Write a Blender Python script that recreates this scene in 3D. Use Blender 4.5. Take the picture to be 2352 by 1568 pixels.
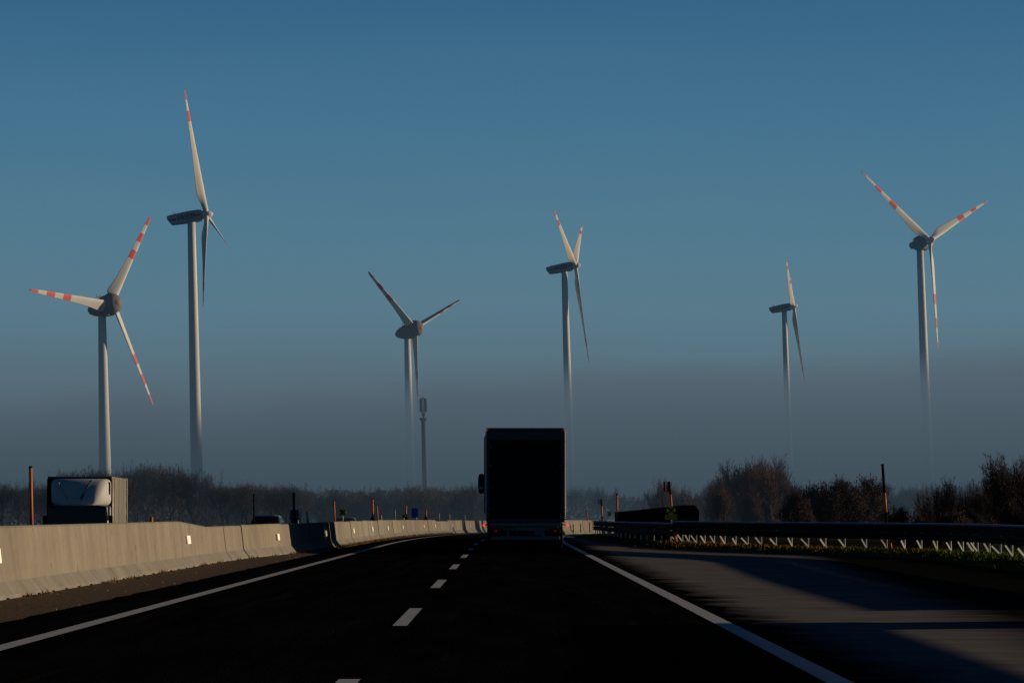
import bpy, bmesh, math, random
from mathutils import Vector, Matrix, Euler
from mathutils.noise import noise
random.seed(7)
R = math.radians
sc = bpy.context.scene
COL = sc.collection
for _o in list(bpy.data.objects): bpy.data.objects.remove(_o)

# ------------------------------------------------------------------ camera
CAMH = 1.3
FPX = 6533.0                      # focal length in pixels of a 2352 px wide picture
PITCH = math.atan2(393, FPX)
YAW = math.atan2(16, FPX)
cam_d = bpy.data.cameras.new("camera"); cam = bpy.data.objects.new("camera", cam_d); COL.objects.link(cam)
cam_d.sensor_width = 36; cam_d.lens = 36 * FPX / 2352
cam_d.clip_start = .5; cam_d.clip_end = 20000
cam.location = (0, 0, CAMH)
CROT = Matrix.Rotation(-YAW, 3, 'Z') @ Matrix.Rotation(math.pi/2 + PITCH, 3, 'X')
cam.rotation_euler = CROT.to_euler()
sc.camera = cam

def P(px, py, D):
    """point at forward distance D seen at photo position (px, py)"""
    d = CROT @ Vector(((px-1176)/FPX, (784-py)/FPX, -1))
    return Vector((0, 0, CAMH)) + d*(D/d.y)

# ------------------------------------------------------------------ helpers
def tag(o, label=None, cat=None, group=None, kind=None):
    if label: o['label'] = label
    if cat: o['category'] = cat
    if group: o['group'] = group
    if kind: o['kind'] = kind
    return o
def empty(name, loc=(0,0,0), label=None, cat=None, group=None):
    o = bpy.data.objects.new(name, None); COL.objects.link(o); o.location = loc
    o.empty_display_size = .2
    return tag(o, label, cat, group)
def finish(name, bm, mats, parent=None, smooth=False):
    me = bpy.data.meshes.new(name); bm.to_mesh(me); bm.free()
    for m in (mats if isinstance(mats, (list, tuple)) else [mats]): me.materials.append(m)
    if smooth:
        for p in me.polygons: p.use_smooth = True
    o = bpy.data.objects.new(name, me); COL.objects.link(o)
    if parent: o.parent = parent
    return o
def copy_tree(o, parent=None):
    c = o.copy(); COL.objects.link(c); c.parent = parent
    for ch in o.children: copy_tree(ch, c)
    return c
def box(bm, x0, x1, y0, y1, z0, z1, mi=0, M=None, bev=0):
    co = [(x0,y0,z0),(x1,y0,z0),(x1,y1,z0),(x0,y1,z0),(x0,y0,z1),(x1,y0,z1),(x1,y1,z1),(x0,y1,z1)]
    vs = [bm.verts.new(M @ Vector(c) if M else c) for c in co]
    fs = []
    for f in ((0,3,2,1),(4,5,6,7),(0,1,5,4),(1,2,6,5),(2,3,7,6),(3,0,4,7)):
        fc = bm.faces.new([vs[i] for i in f]); fc.material_index = mi; fs.append(fc)
    if bev:
        es = list({e for f in fs for e in f.edges})
        r = bmesh.ops.bevel(bm, geom=es, offset=bev, segments=2, affect='EDGES', profile=.5)
        for f in r['faces']: f.material_index = mi
    return fs
def loft(bm, rings, mi=0, cap=True, closed=True, smooth=True):
    rows = [[bm.verts.new(p) for p in r] for r in rings]
    n = len(rows[0])
    for a, b in zip(rows, rows[1:]):
        for i in range(n if closed else n-1):
            f = bm.faces.new((a[i], a[(i+1) % n], b[(i+1) % n], b[i])); f.material_index = mi; f.smooth = smooth
    if cap and closed:
        f = bm.faces.new(rows[0][::-1]); f.material_index = mi
        f = bm.faces.new(rows[-1]); f.material_index = mi
    return rows
def tube(bm, p0, p1, r0, r1, n=6, mi=0, cap=True):
    p0, p1 = Vector(p0), Vector(p1); d = (p1-p0).normalized()
    a = d.orthogonal().normalized(); b = d.cross(a)
    rs = []
    for p, r in ((p0, r0), (p1, r1)):
        rs.append([p + (a*math.cos(t)+b*math.sin(t))*r for t in [2*math.pi*i/n for i in range(n)]])
    loft(bm, rs, mi, cap)
def ring(c, r, n, ax='Y', ry=None):
    ry = r if ry is None else ry
    out = []
    for i in range(n):
        t = 2*math.pi*i/n
        u, v = r*math.cos(t), ry*math.sin(t)
        out.append(Vector(c) + (Vector((u, 0, v)) if ax == 'Y' else Vector((0, u, v)) if ax == 'X' else Vector((u, v, 0))))
    return out
def fixn(o):
    bm = bmesh.new(); bm.from_mesh(o.data); bmesh.ops.recalc_face_normals(bm, faces=bm.faces); bm.to_mesh(o.data); bm.free(); return o

# ------------------------------------------------------------------ materials
def srgb(r, g, b):
    f = lambda c: (c/255/12.92 if c/255 <= .04045 else ((c/255+.055)/1.055)**2.4)
    return (f(r), f(g), f(b), 1)
def mat(name, col, rough=.7, metal=0, spec=.3, var=.0, vs=3.0, stretch=(1,1,1), bump=0, bs=20, dark=None, coat=0):
    m = bpy.data.materials.new(name); m.use_nodes = True; nt = m.node_tree; N = nt.nodes
    b = N['Principled BSDF']; b.inputs['Roughness'].default_value = rough; b.inputs['Metallic'].default_value = metal
    b.inputs['Specular IOR Level'].default_value = spec; b.inputs['Coat Weight'].default_value = coat
    c = tuple(col)+(1,) if len(col) == 3 else col
    b.inputs['Base Color'].default_value = c
    tc = N.new('ShaderNodeTexCoord'); mp = N.new('ShaderNodeMapping'); mp.inputs['Scale'].default_value = stretch
    nt.links.new(tc.outputs['Object'], mp.inputs[0])
    if var:
        nz = N.new('ShaderNodeTexNoise'); nz.inputs['Scale'].default_value = vs; nz.inputs['Detail'].default_value = 8
        nz.inputs['Roughness'].default_value = .65
        nt.links.new(mp.outputs[0], nz.inputs['Vector'])
        rp = N.new('ShaderNodeValToRGB'); rp.color_ramp.elements[0].position = .3; rp.color_ramp.elements[1].position = .72
        d = dark or tuple(x*(1-var) for x in c[:3])
        rp.color_ramp.elements[0].color = tuple(d[:3])+(1,)
        rp.color_ramp.elements[1].color = tuple(min(1, x*(1+var*.6)) for x in c[:3])+(1,)
        nt.links.new(nz.outputs['Fac'], rp.inputs[0]); nt.links.new(rp.outputs[0], b.inputs['Base Color'])
    if bump:
        n2 = N.new('ShaderNodeTexNoise'); n2.inputs['Scale'].default_value = bs; n2.inputs['Detail'].default_value = 6
        nt.links.new(mp.outputs[0], n2.inputs['Vector'])
        bp = N.new('ShaderNodeBump'); bp.inputs['Strength'].default_value = bump; bp.inputs['Distance'].default_value = .02
        nt.links.new(n2.outputs['Fac'], bp.inputs['Height']); nt.links.new(bp.outputs[0], b.inputs['Normal'])
    return m
def emis(name, col, s):
    m = mat(name, col, .4); b = m.node_tree.nodes['Principled BSDF']
    b.inputs['Emission Color'].default_value = tuple(col)+(1,); b.inputs['Emission Strength'].default_value = s
    return m

M = {}
M['asphalt'] = mat('asphalt', (.0052,.0052,.0056), 1, 0, .0, .75, 1.6, (1,.10,1), .5, 60)
M['line'] = mat('road_paint', (.40,.40,.40), .9, 0, .05, .16, 9, (1,.3,1))
M['gravel'] = mat('gravel', (.12,.088,.058), 1, 0, .02, .5, 14, (1,.4,1), .6, 60)
M['soil'] = mat('field_soil', (.035,.034,.022), 1, 0, .0, .5, .3)
M['grass_ground'] = mat('verge_grass', (.045,.06,.014), 1, 0, .0, .5, 3)
M['white'] = mat('turbine_white', (.60,.59,.55), .6, 0, .15, .06, .12)
M['red'] = mat('turbine_red', (.62,.115,.10), .6, 0, .15)
M['nacelle'] = mat('nacelle_grey', (.26,.31,.36), .6, 0, .2)
M['egg'] = mat('nacelle_shell', (.17,.16,.165), .7, 0, .15, .15, .5)
M['ink'] = mat('dark_lettering', (.003,.004,.008), .6)
M['galv'] = mat('galvanised_steel', (.30,.31,.32), .55, .0, .35, .25, 6)
M['galvd'] = mat('shaded_steel', (.010,.012,.016), .8, .0, .08, .3, 4, (1,1,3))  # shade side of the beams put into a near-black base colour
M['railtop'] = mat('rail_cap_sky_tint', (.035,.10,.20), .6, .0, .2)  # blue reflection of the sky put into the cap colour
M['brace'] = mat('bright_brace_steel', (.30,.295,.27), .6, 0, .2)
M['black'] = mat('black_paint', (.006,.006,.007), .7, 0, .1)
M['truckdark'] = mat('lorry_door_paint', (.006,.0065,.008), .8, 0, .03)
M['truckframe'] = mat('lorry_frame_paint', (.035,.05,.06), .7, 0, .08)
M['trucksteel'] = mat('lorry_bumper_steel', (.07,.10,.11), .6, .0, .15, .3, 4)
M['tarp'] = mat('lorry_tarpaulin', (.055,.068,.075), .7, 0, .1, .2, 2)
M['eyelet'] = mat('bright_eyelets', (.6,.55,.45), .5, 0, .4)
M['rubber'] = mat('tyre_rubber', (.012,.012,.012), .9, 0, .05)
M['redlamp'] = emis('red_lamp_lit', (.9,.03,.04), 1.2)
M['reddim'] = emis('red_lamp_dim', (.3,.0,.003), .10)
M['cornerlamp'] = emis('red_marker_lamp', (.6,.02,.04), .18)
M['glassdark'] = mat('dark_window_glass', (.003,.004,.006), .25, 0, .25)
M['cabwhite'] = mat('white_cab_paint', (.44,.43,.41), .55, 0, .12, .05, 2)
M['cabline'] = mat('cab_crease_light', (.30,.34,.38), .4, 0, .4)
M['beige'] = mat('beige_tarpaulin', (.17,.155,.125), .7, 0, .1, .22, 1.2, (1,3,.3))
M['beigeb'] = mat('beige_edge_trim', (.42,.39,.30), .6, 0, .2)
M['darktrim'] = mat('dark_body_edge', (.004,.006,.012), .7, 0, .1)
M['carpaint'] = mat('dark_car_paint', (.012,.016,.022), .35, 0, .4)
M['carpaint2'] = mat('grey_blue_car_paint', (.05,.065,.08), .35, 0, .4)
M['carshine'] = mat('car_pillar_paint', (.09,.125,.15), .3, 0, .6)
M['orange'] = mat('orange_pole_paint', (.55,.135,.055), .6, 0, .2, .15, 5, (1,1,1))
M['palepole'] = mat('pale_post_paint', (.34,.31,.25), .7, 0, .1)
M['foot'] = mat('black_rubber_foot', (.006,.006,.008), .9, 0, .05)
M['yellow'] = mat('yellow_sign_sheet', (.75,.62,.02), .6, 0, .2)
M['yellowb'] = mat('brownish_yellow_sign', (.42,.24,.02), .7, 0, .1)
M['blue'] = mat('blue_sign_sheet', (.004,.02,.36), .6, 0, .2)
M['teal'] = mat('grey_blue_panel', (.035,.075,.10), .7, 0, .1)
M['redsign'] = mat('red_sign_sheet', (.36,.012,.03), .6, 0, .1)
M['reflect'] = emis('reflector_glow_white', (.85,.75,.58), .38)  # plates glow in place of light thrown back by a reflector
M['wall'] = mat('dark_barrier_panel', (.004,.004,.005), .95, 0, .0)
M['mast'] = mat('mast_concrete', (.10,.115,.13), .8, 0, .1, .15, .5)
M['antenna'] = mat('antenna_grey', (.06,.07,.08), .7)
M['bark'] = mat('bare_bark', (.032,.026,.024), .95, 0, .0, .3, 3)
M['twig'] = mat('bare_twigs', (.062,.044,.040), .95, 0, .0, .35, .8)
M['twigdark'] = mat('dark_bare_twigs', (.042,.035,.036), .95, 0, .0, .35, .8)
M['twigred'] = mat('reddish_twigs', (.125,.070,.056), .95, 0, .0, .35, .8)
M['leaf'] = mat('withered_leaves', (.075,.050,.036), .95, 0, .0, .4, .8)
M['grassblade'] = mat('grass_blades', (.09,.105,.014), .9, 0, .05, .5, 2)
M['grassdry'] = mat('dry_grass_blades', (.17,.09,.018), .9, 0, .05, .4, 2)

def scuffs(m):
    nt = m.node_tree; N = nt.nodes; L = nt.links; b = N['Principled BSDF']; src = b.inputs['Base Color'].links[0].from_socket
    g = N.new('ShaderNodeNewGeometry')
    def layer(scale, st, a0, a1, col, src):
        mp = N.new('ShaderNodeMapping'); mp.inputs['Scale'].default_value = st; L.new(g.outputs['Position'], mp.inputs[0])
        n = N.new('ShaderNodeTexNoise'); n.inputs['Scale'].default_value = scale; n.inputs['Detail'].default_value = 7; n.inputs['Roughness'].default_value = .7; L.new(mp.outputs[0], n.inputs['Vector'])
        r = N.new('ShaderNodeMapRange'); r.inputs['From Min'].default_value = a0; r.inputs['From Max'].default_value = a1; L.new(n.outputs['Fac'], r.inputs['Value'])
        x = N.new('ShaderNodeMix'); x.data_type = 'RGBA'; x.inputs['B'].default_value = col; L.new(r.outputs[0], x.inputs['Factor']); L.new(src, x.inputs['A']); return x.outputs['Result']
    src = layer(1.0, (2.4, .10, 1), .56, .78, (.017,.015,.013,1), src)
    src = layer(.5, (.9, .05, 1), .55, .80, (.012,.013,.015,1), src)
    L.new(src, b.inputs['Base Color'])
scuffs(M['asphalt'])
# concrete with stains: noise streaks running down plus a slightly lighter toe
def concrete(name, base, seedx):
    m = bpy.data.materials.new(name); m.use_nodes = True; nt = m.node_tree; N = nt.nodes; L = nt.links
    b = N['Principled BSDF']; b.inputs['Roughness'].default_value = .95; b.inputs['Specular IOR Level'].default_value = .05
    g = N.new('ShaderNodeNewGeometry')
    def nz(scale, st, det=8):
        mp = N.new('ShaderNodeMapping'); mp.inputs['Scale'].default_value = st; mp.inputs['Location'].default_value = (seedx, 0, 0)
        n = N.new('ShaderNodeTexNoise'); n.inputs['Scale'].default_value = scale; n.inputs['Detail'].default_value = det; n.inputs['Roughness'].default_value = .6
        L.new(g.outputs['Position'], mp.inputs[0]); L.new(mp.outputs[0], n.inputs['Vector']); return n
    n1 = nz(.9, (1, 1.2, .5)); n2 = nz(6.0, (1, 1, 1.0)); n3 = nz(1.0, (1, 5.0, .22), 5)
    mx = N.new('ShaderNodeMath'); mx.operation = 'MULTIPLY_ADD'; mx.inputs[1].default_value = .55
    L.new(n1.outputs['Fac'], mx.inputs[0]); 
    m2 = N.new('ShaderNodeMath'); m2.operation = 'MULTIPLY_ADD'; m2.inputs[1].default_value = .2
    L.new(n2.outputs['Fac'], m2.inputs[0]); 
    m3 = N.new('ShaderNodeMath'); m3.operation = 'MULTIPLY'; m3.inputs[1].default_value = .25
    L.new(n3.outputs['Fac'], m3.inputs[0]); L.new(m3.outputs[0], m2.inputs[2]); L.new(m2.outputs[0], mx.inputs[2])
    rp = N.new('ShaderNodeValToRGB'); e = rp.color_ramp.elements
    e[0].position = .34; e[0].color = tuple(x*.72 for x in base)+(1,)
    e[1].position = .62; e[1].color = tuple(x*1.12 for x in base)+(1,)
    L.new(mx.outputs[0], rp.inputs[0])
    n4 = nz(2.6, (1, 1, 1), 3); th = N.new('ShaderNodeMapRange'); th.inputs['From Min'].default_value = .66; th.inputs['From Max'].default_value = .72
    L.new(n4.outputs['Fac'], th.inputs['Value']); mk = N.new('ShaderNodeMix'); mk.data_type = 'RGBA'; mk.inputs['B'].default_value = tuple(x*.62 for x in base)+(1,)
    L.new(th.outputs[0], mk.inputs['Factor']); L.new(rp.outputs[0], mk.inputs['A'])
    sp = N.new('ShaderNodeSeparateXYZ'); L.new(g.outputs['Position'], sp.inputs[0])
    L.new(mk.outputs['Result'], b.inputs['Base Color'])
    bp = N.new('ShaderNodeBump'); bp.inputs['Strength'].default_value = .25; bp.inputs['Distance'].default_value = .01
    L.new(n2.outputs['Fac'], bp.inputs['Height']); L.new(bp.outputs[0], b.inputs['Normal'])
    return m
M['conc'] = [concrete('barrier_concrete_a', (.212,.186,.146), 0), concrete('barrier_concrete_b', (.232,.206,.164), 13), concrete('barrier_concrete_c', (.188,.168,.134), 29)]
M['toe'] = concrete('barrier_concrete_toe', (.196,.178,.148), 51)

# shoulder: dark new asphalt fraying into older pale asphalt
def shoulder_mat():
    m = bpy.data.materials.new('worn_shoulder_asphalt'); m.use_nodes = True; nt = m.node_tree; N = nt.nodes; L = nt.links
    b = N['Principled BSDF']; b.inputs['Roughness'].default_value = 1; b.inputs['Specular IOR Level'].default_value = .0
    g = N.new('ShaderNodeNewGeometry'); sp = N.new('ShaderNodeSeparateXYZ'); L.new(g.outputs['Position'], sp.inputs[0])
    mp = N.new('ShaderNodeMapping'); mp.inputs['Scale'].default_value = (.6, .55, 1)
    L.new(g.outputs['Position'], mp.inputs[0])
    n = N.new('ShaderNodeTexNoise'); n.inputs['Scale'].default_value = 1.1; n.inputs['Detail'].default_value = 6; n.inputs['Roughness'].default_value = .7
    L.new(mp.outputs[0], n.inputs['Vector'])
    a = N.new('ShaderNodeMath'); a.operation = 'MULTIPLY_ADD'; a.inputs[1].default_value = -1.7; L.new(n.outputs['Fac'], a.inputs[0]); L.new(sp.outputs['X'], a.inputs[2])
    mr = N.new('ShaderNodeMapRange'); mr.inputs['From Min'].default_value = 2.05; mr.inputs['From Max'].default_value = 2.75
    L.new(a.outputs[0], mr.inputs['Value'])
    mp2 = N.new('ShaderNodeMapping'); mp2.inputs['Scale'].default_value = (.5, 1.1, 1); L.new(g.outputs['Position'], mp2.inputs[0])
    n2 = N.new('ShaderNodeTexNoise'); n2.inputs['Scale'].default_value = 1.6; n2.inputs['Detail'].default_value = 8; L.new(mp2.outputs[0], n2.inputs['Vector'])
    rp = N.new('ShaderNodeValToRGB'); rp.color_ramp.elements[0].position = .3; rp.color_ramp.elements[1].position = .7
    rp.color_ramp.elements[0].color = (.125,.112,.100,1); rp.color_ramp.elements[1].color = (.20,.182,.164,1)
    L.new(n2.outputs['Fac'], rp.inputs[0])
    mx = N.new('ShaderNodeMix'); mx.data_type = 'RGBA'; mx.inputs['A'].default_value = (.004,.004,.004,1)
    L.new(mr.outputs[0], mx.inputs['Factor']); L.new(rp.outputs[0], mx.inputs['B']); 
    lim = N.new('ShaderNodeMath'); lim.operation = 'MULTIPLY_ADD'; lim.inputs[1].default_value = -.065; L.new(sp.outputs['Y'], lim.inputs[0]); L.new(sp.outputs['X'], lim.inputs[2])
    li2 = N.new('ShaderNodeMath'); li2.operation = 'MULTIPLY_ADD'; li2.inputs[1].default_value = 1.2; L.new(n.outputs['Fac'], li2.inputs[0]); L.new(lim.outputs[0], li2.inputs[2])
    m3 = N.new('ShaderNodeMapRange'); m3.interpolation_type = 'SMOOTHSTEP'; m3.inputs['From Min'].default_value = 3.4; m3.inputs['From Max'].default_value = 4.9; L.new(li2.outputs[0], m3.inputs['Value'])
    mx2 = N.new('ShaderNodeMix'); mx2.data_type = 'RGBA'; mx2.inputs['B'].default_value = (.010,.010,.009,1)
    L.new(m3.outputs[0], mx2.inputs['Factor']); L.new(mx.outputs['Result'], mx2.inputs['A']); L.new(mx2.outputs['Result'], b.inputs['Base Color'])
    return m
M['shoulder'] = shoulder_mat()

# ------------------------------------------------------------------ road geometry functions
RC = 1750.0
def cx(D): return (D-112)**2/(2*RC) if D > 112 else 0.0
def dz(D): return -1.6*(1-math.exp(-(D-110)**2*2.2e-5/1.6)) if D > 110 else 0.0
def frange(a, b, s):
    out = []; v = a
    while v < b-1e-6: out.append(v); v += s
    out.append(b); return out
YS = frange(-30, 120, 10)[:-1] + frange(120, 700, 8)
def strip(name, xl, xr, zo, m, y0=-30, y1=700, kind='structure', step=None, nx=1):
    bm = bmesh.new(); prev = None
    ys = [y for y in YS if y0 < y < y1]; ys = [y0]+ys+[y1]
    if step: ys = frange(y0, y1, step)
    for y in ys:
        a, b = xl(y), xr(y)
        row = [bm.verts.new((a+(b-a)*i/nx, y, dz(y)+zo)) for i in range(nx+1)]
        if prev:
            for i in range(nx): bm.faces.new((prev[i], prev[i+1], row[i+1], row[i]))
        prev = row
    o = finish(name, bm, m); tag(o, kind=kind); return o

# ground sheet, stepping down under the lower opposite carriageway
bm = bmesh.new(); rows = []
gy = [-300,-30,0,20,40,60,80,100]+frange(110, 420, 10)+[500,700,1000,1500,2200,3500,6000,12000]
gx = [-9000,-3000,-900,-300,-80,-30,-10.5,-9,-8,0,3,10,13,20,40,100,400,1200,4000,9000]
for y in gy:
    r = []
    for x in gx:
        c = cx(min(y, 420)) if abs(x) < 50 else 0
        z = dz(y) - (.62 if x <= -9 else .03)
        r.append(bm.verts.new((x+c, y, z)))
    rows.append(r)
for a, b in zip(rows, rows[1:]):
    for i in range(len(gx)-1): bm.faces.new((a[i], a[i+1], b[i+1], b[i]))
tag(finish('ground', bm, M['soil']), kind='structure')

strip('road', lambda y: -5.95+cx(y), lambda y: 2.75+cx(y), 0, M['asphalt'])
strip('opposite_carriageway', lambda y: -22+cx(y), lambda y: -9.6+cx(y), -.55, M['asphalt'])

# guard rail path (Catmull-Rom through real plan points)
GP = [(8.2,330),(5.9,250),(4.9,190),(4.75,160),(4.95,140),(5.4,122),(6.3,106),(7.7,97),(9.8,89.5),(11.6,84.5),(12.6,78.5),(12.5,70),(12.2,60),(12.05,50),(12,39.5)]
def catmull(pts, n=16):
    pts = [Vector(p) for p in pts]; pts = [pts[0]*2-pts[1]]+pts+[pts[-1]*2-pts[-2]]; out = []
    for i in range(1, len(pts)-2):
        p0, p1, p2, p3 = pts[i-1:i+3]
        for k in range(n):
            t = k/n
            out.append(.5*((2*p1)+(-p0+p2)*t+(2*p0-5*p1+4*p2-p3)*t*t+(-p0+3*p1-3*p2+p3)*t**3))
    out.append(pts[-2]); return out
GR = catmull(GP)
def resample(path, step):
    out = [path[0].copy()]; acc = 0
    for a, b in zip(path, path[1:]):
        L = (b-a).length; d = step-acc
        while d <= L:
            out.append(a+(b-a)*(d/L)); d += step
        acc = (acc+L) % step
    return out
def rail_x(y):
    for a, b in zip(GR, GR[1:]):
        if b.y <= y <= a.y: return a.x+(b.x-a.x)*(a.y-y)/max(1e-6, a.y-b.y)
    return GR[-1].x if y < GR[-1].y else GR[0].x
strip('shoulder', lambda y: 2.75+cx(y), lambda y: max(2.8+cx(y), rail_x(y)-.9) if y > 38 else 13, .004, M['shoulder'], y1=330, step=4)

# lane markings
def paint(name, x, w, y0, y1, step=None):
    return strip(name, lambda y: x-w/2+cx(y), lambda y: x+w/2+cx(y), .008, M['line'], y0, y1, step=step)
paint('left_edge_line', -4.85, .21, -20, 600)
paint('right_edge_line', 2.56, .21, -20, 600)
y = 22.3-6-16.5
for i in range(26):
    paint('lane_dash', -1.21, .17, y, y+6, step=3); y += 16.5
# faint worn strip of gravel in front of the median barrier
def bar_x(y):          # front foot of the barrier
    pts = [(-30,-7.35),(74,-7.35),(80,-7.22),(90,-6.62),(106,-6.2),(122,-6.02),(150,-6.0),(900,-6.0)]
    for (a, b), (c, d) in zip(pts, pts[1:]):
        if a <= y <= c: return b+(d-b)*(y-a)/(c-a)+cx(y)
    return -6+cx(y)
bm = bmesh.new(); prev = None
for y in frange(-30, 330, 1.0):
    xr = max(bar_x(y)+.12, -5.95+cx(y)+.05*noise(Vector((0, y*.7, 0))) )+.09*noise(Vector((3, y*.9, 0)))+.06*noise(Vector((3, y*3, 0)))
    row = [bm.verts.new((bar_x(y)-.3, y, dz(y)+.03)), bm.verts.new((bar_x(y)+.1, y, dz(y)+.022)), bm.verts.new((xr, y, dz(y)+.005))]
    if prev:
        for i in range(2): bm.faces.new((prev[i], prev[i+1], row[i+1], row[i]))
    prev = row
tag(finish('gravel_strip', bm, M['gravel']), kind='structure')

# ------------------------------------------------------------------ verge under the guard rail
bm = bmesh.new(); prev = None
vp = resample([p for p in GR if p.y < 156], 1.0)
for i, p in enumerate(vp):
    q = vp[min(i+1, len(vp)-1)]; d = (q-vp[max(i-1, 0)]).normalized(); nrm = Vector((d.y, -d.x))
    if nrm.x > 0: nrm = -nrm         # towards the road
    row = []
    for off, z in ((1.0, .0), (.75, .10), (.4, .17), (0, .2), (-1.2, .2), (-2.6, .17), (-4.5, -.0)):
        jit = .05*noise(Vector((p.x*1.5, p.y*1.5, off*3)))
        c = p+nrm*(off+.2*noise(Vector((p.x, p.y, 9))) if off > .5 else off)
        row.append(bm.verts.new((c.x, c.y, dz(p.y)+z+jit)))
    if prev:
        for k in range(len(row)-1): bm.faces.new((prev[k], prev[k+1], row[k+1], row[k]))
    prev = row
tag(finish('verge', bm, M['grass_ground']), kind='structure')
# grass blades
bm = bmesh.new()
for i in range(13000):
    k = random.random()**.8
    p = vp[int((1-k)*.0+random.uniform(.42, 1)*(len(vp)-1))]
    q = vp[min(vp.index(p)+1, len(vp)-1)] if False else p
    off = random.choice([random.uniform(-1.2, .2), random.gauss(.25, .35), random.uniform(.2, .95)])
    dn = noise(Vector((p.x*.8, p.y*.35, off)))
    h = max(.03, .10+.10*dn+random.uniform(-.03, .05)); dry = noise(Vector((p.x*.3+7, p.y*.25, 0))) + (.35 if p.y > 84 else -.2) > .12
    x, y = p.x-off*.85+random.uniform(-.3,.3), p.y-off*.3+random.uniform(-.7, .7)
    z = dz(y)+(.18 if off < .45 else .1 if off < .8 else .03)
    a = random.uniform(0, 6.28); w = random.uniform(.012, .03)
    lx, ly = random.uniform(-.06, .06), random.uniform(-.06, .06)
    if dn < -.1 and random.random() < .75: continue
    f = bm.faces.new([bm.verts.new((x-w*math.cos(a), y-w*math.sin(a), z)), bm.verts.new((x+w*math.cos(a), y+w*math.sin(a), z)), bm.verts.new((x+lx, y+ly, z+h*.75))])
    f.material_index = 1 if dry else 0
o = finish('grass', bm, [M['grassblade'], M['grassdry']]); tag(o, 'low green and dry yellow grass growing under the guard rail', 'grass', kind='stuff')
# dead weeds along the foot of the median barrier
bm = bmesh.new()
for i in range(5200):
    y = random.uniform(30, 200); 
    if noise(Vector((0, y*.6, 4))) < -.12+(.25 if y < 90 else -.2): continue
    x = bar_x(y)+abs(random.gauss(.03, .10)); h = random.uniform(.02, .10)*(1 if y < 100 else 1.5); a = random.uniform(0, 3.14); w = .012
    z = dz(y)+.02
    bm.faces.new([bm.verts.new((x-w*math.cos(a), y-w*math.sin(a), z)), bm.verts.new((x+w*math.cos(a), y+w*math.sin(a), z)), bm.verts.new((x+random.uniform(-.05,.05), y+random.uniform(-.05,.05), z+h))])
o = finish('weeds', bm, M['grassdry']); tag(o, 'low dry weeds and dirt along the foot of the concrete barrier', 'weeds', kind='stuff')
# pebbles and litter bits on the gravel strip
bm = bmesh.new()
for i in range(45):
    y = random.uniform(28, 85); x = random.uniform(-7.2, -5.9); s = random.uniform(.008, .022)
    if x > bar_x(y)+.05: tube(bm, (x, y, dz(y)+.005), (x, y, dz(y)+.005+s), s, s*.6, 5)
o = finish('pebbles', bm, M['palepole']); tag(o, 'scattered small pebbles on the gravel strip beside the barrier', 'pebbles', kind='stuff')

# ------------------------------------------------------------------ guard rails
W_PROF = [(a, b*.70) for a, b in [(0,0),(.0,.03),(.075,.055),(.08,.095),(.0,.13),(.0,.18),(.08,.215),(.075,.255),(.0,.28),(.0,.31)]]
def sweep(bm, path, prof, z0, zf, side=1, mi=0):
    prev = None
    for i, p in enumerate(path):
        d = (path[min(i+1, len(path)-1)]-path[max(i-1, 0)]).normalized(); nrm = Vector((d.y, -d.x))
        if nrm.x > 0: nrm = -nrm
        nrm = nrm*side
        row = [bm.verts.new((p.x+nrm.x*a, p.y+nrm.y*a, zf(p.y)+z0+b)) for a, b in prof]
        if prev:
            for k in range(len(row)-1):
                f = bm.faces.new((prev[k], prev[k+1], row[k+1], row[k])); f.material_index = mi
        prev = row
def guardrail(name, path, zb, label, group='steel guard rails beside the shoulder', posts=True, step=1.333, top=.53, low=.31, braces=True):
    root = empty(name, (path[-1].x, path[-1].y, dz(path[-1].y)), label, 'guard rail', group)
    inv = -Vector(root.location); inv3 = Matrix.Translation(inv)
    fine = resample(path, .8)
    def fin(nm, bm, m):
        bm.transform(inv3); return finish(nm, bm, m, root)
    for z in (zb+low, zb+top):
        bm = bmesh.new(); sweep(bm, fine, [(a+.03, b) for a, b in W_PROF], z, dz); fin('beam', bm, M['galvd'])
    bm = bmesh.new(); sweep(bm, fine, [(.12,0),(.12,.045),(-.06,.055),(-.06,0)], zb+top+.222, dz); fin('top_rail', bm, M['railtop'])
    if posts:
        pp = [p for p in resample(path, step) if p.y >= 77]+[p for p in resample(path, step*1.5) if p.y < 77]; n = 0
        for i, p in enumerate(reversed(pp)):
            if n >= 49: break
            n += 1
            j = random.uniform(-.12, .12)
            A = Matrix.Translation((p.x+.10, p.y+.04, dz(p.y)+zb-.06)) @ Matrix.Rotation(R(37+random.uniform(-6,6)), 4, 'Z')
            bm = bmesh.new(); box(bm, -.010, .010, -.01, .06, 0, top+.25, 0, A); fin('post', bm, M['galv'])
            if not braces: continue
            bm = bmesh.new(); w = random.uniform(.16, .34); q0 = Vector((-.02-w, -.02, random.uniform(.30,.40))); q1 = Vector((.0, -.02, .07))
            d = (q1-q0).normalized(); nn = Vector((d.z, 0, -d.x))*random.uniform(.022,.032)
            lo = [q0-nn, q0+nn, q1+nn, q1-nn]; vs = [bm.verts.new(A @ v) for v in lo]; v2 = [bm.verts.new(A @ (v+Vector((0,.012,0)))) for v in lo]
            loft_f = [bm.faces.new(vs), bm.faces.new(v2[::-1])]
            for q in range(4): bm.faces.new((vs[q], vs[(q+1) % 4], v2[(q+1) % 4], v2[q]))
            fin('brace', bm, M['brace'])
    return root
near = [p for p in GR if p.y <= 106.5]; far = [p for p in GR if 105 <= p.y <= 153]
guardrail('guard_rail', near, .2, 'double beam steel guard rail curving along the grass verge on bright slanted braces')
guardrail('guard_rail', far, .02, 'far stretch of dark steel guard rail running ahead towards the black wall', posts=True, step=2.666, top=.63, low=.40, braces=False)
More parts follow.
